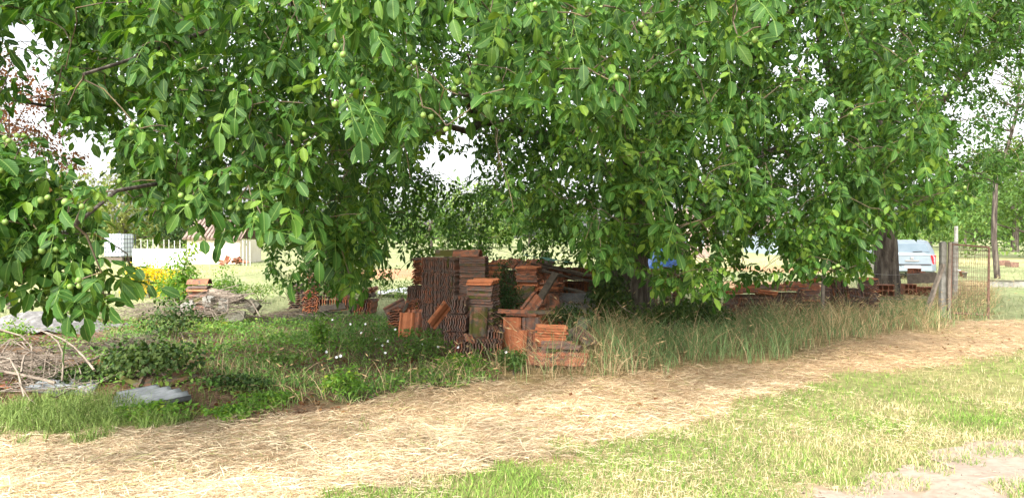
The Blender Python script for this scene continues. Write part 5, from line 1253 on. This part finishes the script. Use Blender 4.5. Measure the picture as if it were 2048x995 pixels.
# ------------------------------------------------------------------ shed, white wall, tank, stakes
ORD = ['first', 'second', 'third', 'fourth', 'fifth', 'sixth', 'seventh', 'eighth', 'ninth']
def build_buildings():
    d = 38.0
    base = on(432, d); base[2] += 0.0
    xl, xr = (374 - 1024) / FPX * d - base[0], (480 - 1024) / FPX * d - base[0]
    z0, z1 = 0.0, W(0, 479, d)[2] - base[2]
    root = empty('shed', base, 'small cream plastered shed with a low tiled roof', 'building')
    g = Geo(); g.box(((xl + xr) / 2, 1.6, z1 / 2 - 0.1), (xr - xl, 3.2, z1 + 0.2)); obj('wall', g.mesh('wall', M['plaster']), root)
    g = Geo(); g.box((xr - 0.26, -0.008, z1 * 0.36), (0.5, 0.03, z1 * 0.72)); obj('plaster_shade_patch', g.mesh('plaster_shade_patch', M['pinkshade']), root)  # pinkish section; wall shading is put into this panel's darker colour
    g = Geo(); g.box(((xl + xr) / 2, -0.06, z1 + 0.02), (xr - xl + 0.2, 0.16, 0.06)); obj('eaves_board', g.mesh('eaves_board', M['oldwood']), root)
    rf = obj('roof', (lambda g: (g.quad([(xl - 0.15, -0.25, z1 + 0.03), (xr + 0.15, -0.25, z1 + 0.03), (xr + 0.15, 1.6, z1 + 1.15), (xl - 0.15, 1.6, z1 + 1.15), (xl - 0.15, 3.4, z1 + 0.03), (xr + 0.15, 3.4, z1 + 0.03)], [[0, 1, 2, 3], [3, 2, 5, 4]]), g)[1])(Geo()).mesh('roof', M['roof']), root)
    sl = math.atan2(1.12, 1.85); Ls = math.hypot(1.12, 1.85)
    for i in range(15):
        x = xl - 0.1 + (xr - xl + 0.2) * (i + 0.5) / 15; g = Geo()
        t = np.linspace(0, 1, 7); g.tube(np.stack([np.full(7, x), -0.27 + 1.85 * t, z1 + 0.045 + 1.12 * t], 1), 0.075, 8, True, 0.03); obj('tile_course', g.mesh('tile_course', M['roof'], True), rf)
    # rubble of tiles beside it
    s = empty('tile_stack', on(476, 36.6), 'heap of red broken tiles at the shed corner', 'tile stack', 'stacks of old roof tiles')
    for i in range(16): obj('roof_tile', pick(ORANGE), s, m4((rng.normal(0, 0.35), rng.normal(0, 0.2), 0.06 + rng.random() * 0.28), rng.normal(0, .5), rng.normal(0, .5), rng.uniform(0, 6), 1.0))
    # white wall of panels
    base = on(306, 34.0); root = empty('white_wall', base, 'blank white panel wall left of the cream shed', 'wall')
    h = W(0, 497, 34)[2] - base[2]
    for px0, px1 in ((266, 306.5), (307.5, 348), (349, 372)):
        x0, x1 = (px0 - 1024) / FPX * 34 - base[0], (px1 - 1024) / FPX * 34 - base[0]; g = Geo(); g.box(((x0 + x1) / 2, 0, h / 2 - 0.05), (x1 - x0 - 0.02, 0.12, h + 0.1)); obj('panel', g.mesh('panel', M['whitepanel']), root)
    for i, (px, py) in enumerate(((282, 480), (295, 480), (306, 479), (313, 480), (316, 481), (328, 480), (338, 480), (349, 482), (360, 481), (486, 481), (493, 482), (500, 483))):
        b = on(px, 36.0); t = W(px, py, 36.0); g = Geo(); g.box((0, 0, (t[2] - b[2]) / 2), (0.026, 0.026, t[2] - b[2])); g.box((0, 0, t[2] - b[2] + 0.012), (0.036, 0.036, 0.024))
        tag(obj('stake', g.mesh('stake', M['postpaint']), None, None, b), (ORD[i] + ' thin pale stake behind the white wall, counted from the tank') if i < 9 else ['first', 'second', 'last'][i - 9] + ' thin pale stake beyond the shed corner', 'stake', 'row of pale stakes')
    # caged tank on a pallet
    b = on(238, 40.0); root = empty('caged_tank', b, 'white liquid tank in a dark wire cage on a brown pallet', 'tank', None, R(-12)); zb = W(0, 513, 40)[2] - b[2]; H = W(0, 468, 40)[2] - b[2] - zb
    g = Geo(); w, dd = 1.15, 1.0; bev = 0.12
    ring = [(-w / 2 + bev, -dd / 2), (w / 2 - bev, -dd / 2), (w / 2, -dd / 2 + bev), (w / 2, dd / 2 - bev), (w / 2 - bev, dd / 2), (-w / 2 + bev, dd / 2), (-w / 2, dd / 2 - bev), (-w / 2, -dd / 2 + bev)]
    V = [(x, y, z) for z in (zb + 0.03, zb + H - 0.05) for x, y in ring] + [(x * 0.9, y * 0.9, zb + H) for x, y in ring]
    Q = [[8 * l + j, 8 * l + (j + 1) % 8, 8 * l + 8 + (j + 1) % 8, 8 * l + 8 + j] for l in range(2) for j in range(8)] + [[16, 17, 18, 19], [16, 19, 20, 23], [20, 21, 22, 23]]
    g.quad(V, Q); bo = obj('tank_body', g.mesh('tank_body', M['ibc']), root)
    g = Geo(); g.tube([(0, 0, zb + H - 0.01), (0, 0, zb + H + 0.05)], 0.12, 12); obj('lid', g.mesh('lid', M['steel']), bo)
    for k in range(7):
        x = -w / 2 - 0.02 + (w + 0.04) * k / 6
        for y in (-dd / 2 - 0.03, dd / 2 + 0.03): g = Geo(); g.tube([(x, y, zb), (x, y, zb + H)], 0.012, 5); obj('cage_bar', g.mesh('cage_bar', M['steel']), root)
    for k in range(6):
        y = -dd / 2 + dd * k / 5
        g = Geo(); g.tube([(w / 2 + 0.03, y, zb), (w / 2 + 0.03, y, zb + H)], 0.012, 5); obj('cage_bar', g.mesh('cage_bar', M['steel']), root)
    for k in range(6):
        z = zb + 0.05 + (H - 0.08) * k / 5; e = 0.035; q = [(-w / 2 - e, -dd / 2 - e, z), (w / 2 + e, -dd / 2 - e, z), (w / 2 + e, dd / 2 + e, z), (-w / 2 - e, dd / 2 + e, z), (-w / 2 - e, -dd / 2 - e, z)]
        g = Geo()
        for a, b2 in zip(q[:-1], q[1:]): g.tube([a, b2], 0.013, 5)
        obj('cage_ring', g.mesh('cage_ring', M['steel']), root)
    g = Geo()
    for y in (-0.45, 0, 0.45): g.box((0, y, zb / 2 - 0.06), (1.2, 0.12, zb + 0.05))
    for x in (-0.5, -0.17, 0.17, 0.5): g.box((x, 0, zb - 0.02), (0.16, 1.05, 0.03))
    obj('pallet', g.mesh('pallet', M['oldwood']), root)
    # low outbuilding glimpsed right of the big trunk
    d = 46.0; b = on(1338, d); root = empty('outbuilding', b, 'beige outbuilding glimpsed between leaves above the blue tarpaulin', 'building')
    g = Geo(); g.box((0, 2, 1.0), (5.0, 4, 2.0)); obj('wall', g.mesh('wall', M['roof']), root)
    g = Geo(); g.box((0, -0.05, 1.75), (5.2, 0.16, 0.34)); obj('lintel_band', g.mesh('lintel_band', M['plaster']), root)
    for k in range(5):
        fr = Geo(); fr.box((-1.9 + 0.95 * k, -0.012, 1.0), (0.6, 0.05, 0.8)); w_ = obj('window', fr.mesh('window', M['plaster']), root); g = Geo(); g.box((-1.9 + 0.95 * k, -0.03, 1.0), (0.46, 0.04, 0.66)); obj('pane', g.mesh('pane', M['glass']), w_)
    g = Geo(); g.quad([(-2.8, -0.4, 1.95), (2.8, -0.4, 1.95), (2.8, 2, 3.1), (-2.8, 2, 3.1), (2.8, 4.4, 1.95), (-2.8, 4.4, 1.95)], [[0, 1, 2, 3], [3, 2, 4, 5]]); obj('roof', g.mesh('roof', M['roof']), root)
    d = 52.0; b = on(1566, d); root = empty('house', b, 'pale blue grey house far behind the leaves', 'building')
    g = Geo(); g.box((0, 3, 0.9), (1.7, 6, 1.8)); obj('wall', g.mesh('wall', M['bluewall']), root)
    g = Geo(); g.quad([(-1.0, -0.3, 1.8), (1.0, -0.3, 1.8), (1.0, 6.3, 1.8), (-1.0, 6.3, 1.8), (0, -0.3, 2.7), (0, 6.3, 2.7)], [[0, 4, 5, 3], [4, 1, 2, 5]]); g.add([(-0.85, 0.0, 1.8), (0.85, 0.0, 1.8), (0, 0.0, 2.6)], [[0, 1, 2]]); obj('roof', g.mesh('roof', M['roof']), root)
    for k in range(2):
        g = Geo(); g.box((-0.42 + 0.84 * k, -0.01, 1.1), (0.4, 0.04, 0.6)); obj('window', g.mesh('window', M['glass']), root)

# ------------------------------------------------------------------ the car
def build_car():
    b = on(1824, 26.5); root = empty('parked_car', b, 'silver blue hatchback parked with its tail towards us', 'car', None, R(-13))
    def loft(sections, mat, name, parent, smooth=True):
        g = Geo(); n = len(sections[0]); V = [p for s in sections for p in s]
        Q = [[a * n + j, a * n + (j + 1) % n, (a + 1) * n + (j + 1) % n, (a + 1) * n + j] for a in range(len(sections) - 1) for j in range(n)]
        g.quad(V, Q)
        for s, o in ((0, 1), (len(sections) - 1, -1)):
            c = np.mean(sections[s], 0); ring = sections[s]; g.add([c] + list(ring), [[0, 1 + j, 1 + (j + 1) % n][::o] for j in range(n)])
        return obj(name, g.mesh(name, mat, smooth), parent)
    def sec(y, hw, zb, zt, r=0.10):
        P = []
        for sx, sz, a0 in ((1, -1, -90), (1, 1, 0), (-1, 1, 90), (-1, -1, 180)):
            for k in range(4):
                a = R(a0 + 30 * k); cx = sx * (hw - r); cz = (zb + r) if sz < 0 else (zt - r)
                P.append((cx + r * math.cos(a), y, cz + r * math.sin(a)))
        return P
    # lower body, rear at y = 0
    body = loft([sec(0.03, 0.66, 0.36, 0.86, 0.12), sec(0.0, 0.74, 0.34, 0.90, 0.13), sec(0.10, 0.81, 0.30, 0.95, 0.13), sec(0.5, 0.835, 0.26, 0.97, 0.12), sec(1.8, 0.845, 0.24, 0.96, 0.11), sec(2.9, 0.84, 0.25, 0.94, 0.11), sec(3.5, 0.82, 0.26, 0.84, 0.13), sec(3.85, 0.74, 0.28, 0.72, 0.15), sec(4.0, 0.58, 0.34, 0.62, 0.12)], M['carpaint'], 'body', root)
    # cabin
    def cab(z, y0, y1, hw): return [(-hw, y0, z), (-hw * 0.55, y0 - 0.05, z), (hw * 0.55, y0 - 0.05, z), (hw, y0, z), (hw + 0.01, (y0 + y1) / 2, z), (hw * 0.93, y1, z), (hw * 0.5, y1 + 0.07, z), (-hw * 0.5, y1 + 0.07, z), (-hw * 0.93, y1, z), (-hw - 0.01, (y0 + y1) / 2, z)]
    loft([cab(0.90, 0.09, 3.05, 0.77), cab(1.08, 0.17, 2.85, 0.74), cab(1.30, 0.34, 2.35, 0.655), cab(1.39, 0.45, 2.1, 0.62), cab(1.425, 0.62, 1.85, 0.52)], M['carpaint'], 'cabin', root)
    def panel(name, P, mat, parent=root, th=0.012):
        P = np.array(P, float); nrm = np.cross(P[1] - P[0], P[-1] - P[0]); nrm /= np.linalg.norm(nrm); g = Geo(); n = len(P)
        g.quad(np.concatenate([P - nrm * th, P + nrm * th]), [[j, (j + 1) % n, n + (j + 1) % n, n + j] for j in range(n)])
        g.add(np.concatenate([P.mean(0)[None] + nrm * th, P + nrm * th]), [[0, 1 + j, 1 + (j + 1) % n] for j in range(n)])
        g.add(np.concatenate([P.mean(0)[None] - nrm * th, P - nrm * th]), [[0, 1 + (j + 1) % n, 1 + j] for j in range(n)])
        return obj(name, g.mesh(name, mat), parent)
    rw = panel('rear_window', [(-0.60, 0.085, 1.00), (0.60, 0.085, 1.00), (0.50, 0.262, 1.29), (-0.50, 0.262, 1.29)], M['glass'])
    obj('wiper', Geo().tube([(0.05, 0.055, 1.005), (0.34, 0.05, 1.03)], 0.014, 6).mesh('wiper', M['bumperblack']), root)
    for s in (-1, 1):
        panel('side_window', [(s * 0.765, 0.60, 1.02), (s * 0.765, 1.55, 1.02), (s * 0.69, 1.50, 1.28), (s * 0.69, 0.72, 1.28)], M['glass'])
        panel('side_window', [(s * 0.765, 1.62, 1.02), (s * 0.75, 2.62, 1.02), (s * 0.685, 2.16, 1.28), (s * 0.69, 1.58, 1.28)], M['glass'])
        g = Geo(); g.quad([(s * 0.60, -0.008, 0.90), (s * 0.76, 0.02, 0.89), (s * 0.81, 0.12, 0.88), (s * 0.80, 0.10, 0.60), (s * 0.76, 0.02, 0.57), (s * 0.68, -0.012, 0.58), (s * 0.60, 0.05, 0.90), (s * 0.68, 0.05, 0.58)], [[0, 1, 4, 5], [1, 2, 3, 4], [0, 5, 7, 6]]); obj('tail_light', g.mesh('tail_light', M['redlamp'], True), root)
        g = Geo(); g.box((s * 0.90, 2.45, 1.0), (0.16, 0.10, 0.12)); obj('wing_mirror', g.mesh('wing_mirror', M['carpaint']), root)
        g = Geo(); g.box((s * 0.79, 3.62, 0.68), (0.08, 0.3, 0.13)); obj('headlight', g.mesh('headlight', M['chrome']), root)
        for y in (0.72, 3.2):
            g = Geo(); k = 20; th = np.linspace(0, 2 * np.pi, k, endpoint=False); V = []
            for x, r in ((-0.09, 0.26), (-0.09, 0.30), (0.09, 0.30), (0.09, 0.26)):
                V += [(x, r * math.cos(t), r * math.sin(t)) for t in th]
            Q = [[a * k + j, a * k + (j + 1) % k, ((a + 1) % 4) * k + (j + 1) % k, ((a + 1) % 4) * k + j] for a in range(4) for j in range(k)]
            w_ = obj('wheel', None, root); w_.location = (s * 0.765, y, 0.30)
            g.quad(V, Q); obj('tyre', g.mesh('tyre', M['tyre'], True), w_)
            g = Geo(); g.tube([(-0.06, 0, 0), (0.075, 0, 0)], 0.255, 20); obj('rim', g.mesh('rim', M['chrome']), w_)
    g = Geo(); g.quad([(-0.78, 0.04, 0.58), (-0.62, -0.07, 0.58), (0.62, -0.07, 0.58), (0.78, 0.04, 0.58), (-0.80, 0.05, 0.34), (-0.64, -0.08, 0.34), (0.64, -0.08, 0.34), (0.80, 0.05, 0.34), (-0.78, 0.2, 0.58), (0.78, 0.2, 0.58)], [[4, 5, 1, 0], [5, 6, 2, 1], [6, 7, 3, 2], [0, 1, 2, 3], [0, 3, 9, 8]]); obj('bumper', g.mesh('bumper', M['carpaint'], False), root)
    g = Geo(); g.box((0, -0.085, 0.56), (1.2, 0.03, 0.05)); obj('bumper_strip', g.mesh('bumper_strip', M['bumperblack']), root)
    pl = panel('number_plate', [(-0.26, -0.10, 0.43), (0.26, -0.10, 0.43), (0.26, -0.10, 0.53), (-0.26, -0.10, 0.53)], M['plate'], th=0.006)
    g = Geo(); g.box((0, -0.012, 0.70), (0.46, 0.03, 0.035)); obj('tailgate_handle', g.mesh('tailgate_handle', M['chrome']), root)
    g = Geo(); g.tube([(0, 0.0, 0.80), (0, -0.03, 0.80)], 0.05, 12); obj('emblem', g.mesh('emblem', M['chrome']), root)

# ------------------------------------------------------------------ shrubs, weeds, flowers
def build_shrubs():
    # yellow flowering shrub
    b = on(300, 19.0); r = bush('yellow_shrub', 'shrub covered in bright yellow flowers before the white wall', b, (0.75, 0.45, 0.9), 900, 0.05, M['leaf_bright'], blobs=7)
    sets = [leaf_blob((rng.normal(0, 0.34), rng.normal(-0.1, 0.2), rng.uniform(0.08, 0.78)), (0.2, 0.18, 0.16), 42, 0.055, 0.0, 0.2, 0, 1) for _ in range(46)]
    tag(obj('blossom', leaf_mesh('blossom', sets, M['petal']), r), kind='stuff')
    r = bush('young_tree', 'bright green young tree with yellowing tip beside the yellow shrub', on(356, 15.8), (0.5, 0.45, 1.05), 1700, 0.085, M['leaf_bright'], 'sapling', blobs=7, tint=0.0, lod=0)
    sets = [leaf_blob((rng.normal(0.06 + 0.06 * k, 0.05), rng.normal(0, 0.06), 1.0 + 0.085 * k), (0.16, 0.12, 0.08), 26, 0.085, 0.25, 0.1, 0, 0) for k in range(6)]
    g = Geo().tube(curve([[0, 0, 0], [0.05, 0, 0.8], [0.35, 0, 1.5]], 8, 0.01), np.linspace(0.02, 0.004, 8), 6, False); obj('leader', g.mesh('leader', M['twig'], True), r)
    tag(obj('top_foliage', leaf_mesh('top_foliage', sets, M['leaf_bright']), r), kind='stuff')
    bush('green_shrub', 'loose green shrub standing behind the rubble heap', on(452, 17.0), (0.55, 0.45, 0.80), 1100, 0.07, M['leaf_bright'], blobs=7, tint=-0.12, lod=0)
    for i, (px, d, rr, h) in enumerate(((520, 18.5, 0.6, 0.45), (575, 19.5, 0.8, 0.5), (640, 18.0, 0.5, 0.55), (760, 19.0, 0.7, 0.6), (820, 18.0, 0.6, 0.55))):
        bush('field_weed', ['pale weed clump right of the green shrub', 'pale weed clump behind the small dark tile pile', 'weed clump behind the left tile stack', 'weed clump behind the plastic sheet', 'weed clump next to the narrow orange pile'][i], on(px, d), (rr, 0.5, h), 500, 0.06, M['leaf_far'], 'weed', 'pale weeds in the field', blobs=5, tint=0.22, lod=0)
    # bramble
    bush('bramble_bush', 'dark bramble bush hiding the half buried corrugated sheet', at(272, 772) + np.array([0, 0.25, 0]), (0.62, 0.40, 0.40), 1500, 0.052, M['leaf_dark'], blobs=11, tint=0.36)
    bush('bramble_bush', 'low bramble spreading towards the dead branches', at(165, 770), (0.42, 0.28, 0.20), 800, 0.045, M['leaf_dark'], blobs=7, tint=0.35)
    bush('bramble_bush', 'small bramble patch behind the raised sheet corner', at(470, 778), (0.42, 0.25, 0.13), 800, 0.042, M['leaf_dark'], blobs=6, tint=0.2)
    bush('bramble_bush', 'thin bramble sprays in front of the rubble heap', on(345, 11.6), (0.5, 0.4, 0.62), 900, 0.05, M['leaf_dark'], blobs=6, tint=0.25)
    bush('dark_bush', 'dark fine leaved bush growing between the tile stacks', on(1010, 12.0), (0.34, 0.35, 0.98), 3200, 0.04, M['leaf_dark'], blobs=8, tint=0.0, lod=0)
    bush('dark_bush', 'low dark bush under the wire roll', on(1140, 11.3), (0.45, 0.3, 0.42), 1500, 0.045, M['leaf_dark'], blobs=7, tint=0.2, lod=0)
    bush('nettle_clump', 'tall dark nettles at the foot of the big trunk', on(1225, 12.3), (0.42, 0.35, 0.92), 2200, 0.075, M['leaf_dark'], 'weed', blobs=8, tint=0.28, lod=0, up=0.6)
    bush('nettle_clump', 'grey green weeds right of the big trunk', on(1400, 12.6), (0.62, 0.4, 0.62), 2200, 0.06, M['leaf_dark'], 'weed', blobs=8, tint=0.3, lod=0, up=0.6)
    bush('nettle_clump', 'weed clump in front of the leaning tile row', on(1335, 12.0), (0.5, 0.35, 0.5), 1500, 0.055, M['leaf_dark'], 'weed', blobs=7, tint=0.35, lod=0, up=0.6)
    # leafy weeds picked out by their brighter green
    for i, (px, py, rr, h, m_, lab) in enumerate(((690, 800, 0.20, 0.26, 'leaf_bright', 'bright leafy weed at the straw edge'), (735, 720, 0.3, 0.26, 'leaf_far', 'leafy green weed in the middle of the weed bed'), (640, 705, 0.12, 0.42, 'leaf_bright', 'slender upright bright weed in the weed bed'),
                                                 (850, 720, 0.35, 0.22, 'leaf_far', 'broad weed clump left of the low tile course'), (560, 735, 0.3, 0.16, 'leaf_far', 'low weed patch behind the small bramble'), (540, 812, 0.28, 0.12, 'leaf_bright', 'low bright weed on the brown litter'),
                                                 (470, 835, 0.22, 0.09, 'leaf_bright', 'small creeping weed right of the corrugated sheet'), (330, 838, 0.35, 0.12, 'leaf_bright', 'clover like weed below the corrugated sheet'), (930, 745, 0.3, 0.18, 'leaf_bright', 'yellowish weed on the straw edge before the stacks'),
                                                 (30, 690, 0.25, 0.3, 'leaf_bright', 'young green shoots at the left edge below the bough'), (1030, 745, 0.16, 0.22, 'leaf_far', 'weed in the dry grass below the bright tile pile'))):
        bush('leafy_weed', lab, at(px, py), (rr * 1.25, rr, h * 1.15), 560, 0.05, M[m_], 'weed', 'leafy weeds', blobs=5, tint=0.0, lod=0, up=0.2)
    # low ground cover over the weed bed
    x = rng.uniform(-8, 2.5, 56000); y = rng.uniform(7.3, 15, len(x)); z = zone(x, y)
    bare = vnoise(x, y, 1.0, 91) > 0.60
    k = ((z == 3) & (rng.random(len(x)) < 0.55 + 0.5 * vnoise(x, y, 1.6, 61)) & ~(bare & (rng.random(len(x)) < 0.75))) | ((z == 5) & (vnoise(x, y, 1.3, 63) > 0.52) & (rng.random(len(x)) < 0.5))
    x, y = x[k], y[k]; n = len(x); P = np.stack([x, y, gz(x, y) + rng.uniform(0.01, 0.14, n) * (0.4 + vnoise(x, y, 2, 65))], 1)
    V, F, D = SIMPLE[0]; D = D.copy(); D[:, 2] = 0.4
    t = instance((V, F, D), frame(rng.uniform(0, 6.28, n), rng.normal(0.25, 0.45, n), rng.normal(0, 0.5, n)), P, rng.uniform(0.03, 0.075, n), rng.normal(0, 0.25, n) + 0.7 * (vnoise(x, y, 1.1, 67) - 0.5))
    tag(obj('ground_cover', leaf_mesh('ground_cover', [t], M['leaf_weed'])), 'low leafy ground cover in front of the tile stacks', 'ground cover', kind='stuff')
    # fallen brown leaves
    x = rng.uniform(-9, 9, 26000); y = rng.uniform(6.4, 15, len(x)); z = zone(x, y); k = (z == 5) | ((z == 3) & (rng.random(len(x)) < 0.15 + 0.75 * (vnoise(x, y, 1.0, 91) > 0.60))) | ((z == 0) & (rng.random(len(x)) < 0.05)); x, y = x[k], y[k]; n = len(x)
    t = instance((V, F, D), frame(rng.uniform(0, 6.28, n), rng.normal(0, 0.3, n), rng.normal(0, 0.4, n)), np.stack([x, y, gz(x, y) + rng.uniform(0.004, 0.03, n)], 1), rng.uniform(0.03, 0.075, n), rng.normal(0.1, 0.3, n))
    tag(obj('leaf_litter', leaf_mesh('leaf_litter', [t], M['leaf_copper'])), 'brown fallen leaves on the bare soil', 'leaf litter', kind='stuff')
    # white bindweed flowers
    g = Geo(); th = np.linspace(0, 2 * np.pi, 10, endpoint=False); V = [(0, 0, -0.03)] + [(0.012 * math.cos(t), 0.012 * math.sin(t), -0.008) for t in th] + [(0.019 * math.cos(t), 0.019 * math.sin(t), 0.004 * math.cos(5 * t)) for t in th]
    F = [[0, 1 + j, 1 + (j + 1) % 10] for j in range(10)]
    for j in range(10): a, b_ = 1 + j, 1 + (j + 1) % 10; F += [[a, a + 10, b_ + 10], [a, b_ + 10, b_]]
    g.add(V, F); fm = g.mesh('bindweed_flower', M['white'], True)
    for px, py in ((652, 712), (672, 722), (680, 724), (764, 700), (770, 712), (752, 684), (775, 690), (722, 668), (730, 652), (876, 700), (916, 702), (1012, 714), (790, 662), (845, 694), (664, 640), (700, 652)):
        p = at(px, py + 14) + np.array([0, 0, 0.13 + 0.03 * rng.random()]); tag(obj('bindweed_flower', fm, None, m4(p, R(55) + rng.normal(0, 0.2), 0, rng.normal(0, 0.5))), 'small white bindweed flower in the weed bed', 'flower', 'white bindweed flowers')

def build_gravel():
    # crumbs and small stones on the trodden earth
    x = rng.uniform(1.2, 6, 2600); y = rng.uniform(3.6, 7, len(x)); k = zone(x, y) == 2; x, y = x[k], y[k]; n = len(x)
    V = np.array([[1, 0, 0], [-1, 0, 0], [0, 1, 0], [0, -1, 0], [0, 0, 0.7], [0, 0, -0.7]], float)
    F = np.array([[0, 2, 4], [2, 1, 4], [1, 3, 4], [3, 0, 4], [2, 0, 5], [1, 2, 5], [3, 1, 5], [0, 3, 5]])
    P = np.stack([x, y, gz(x, y) + 0.010], 1); S = rng.uniform(0.002, 0.007, n) * (1 + 1.6 * (rng.random(n) < 0.06))
    VV = (V[None] * rng.uniform(0.6, 1.3, (n, 1, 3)) + rng.normal(0, 0.15, (n, 6, 3))) * S[:, None, None] + P[:, None]
    c = np.ones((n, 6, 4)); c[..., :3] = np.array([0.27, 0.21, 0.165]) * rng.uniform(0.5, 1.4, (n, 1, 1))
    tag(obj('gravel', mesh_np('gravel', VV.reshape(-1, 3), (F[None] + (np.arange(n) * 6)[:, None, None]).reshape(-1, 3), c.reshape(-1, 4), False, M['straw'])), 'small stones and soil crumbs on the dirt path', 'gravel', kind='stuff')

tiles_init()
build_ground()
build_path()
build_walnuts()
build_background_trees()
build_buildings()
build_car()
build_gate()
build_tiles()
build_rubble()
build_shrubs()
build_grass()
build_gravel()

for _o in COL.objects:
    if _o.parent is None and _o.get('category') and not _o.get('kind'): _o['kind'] = 'thing'
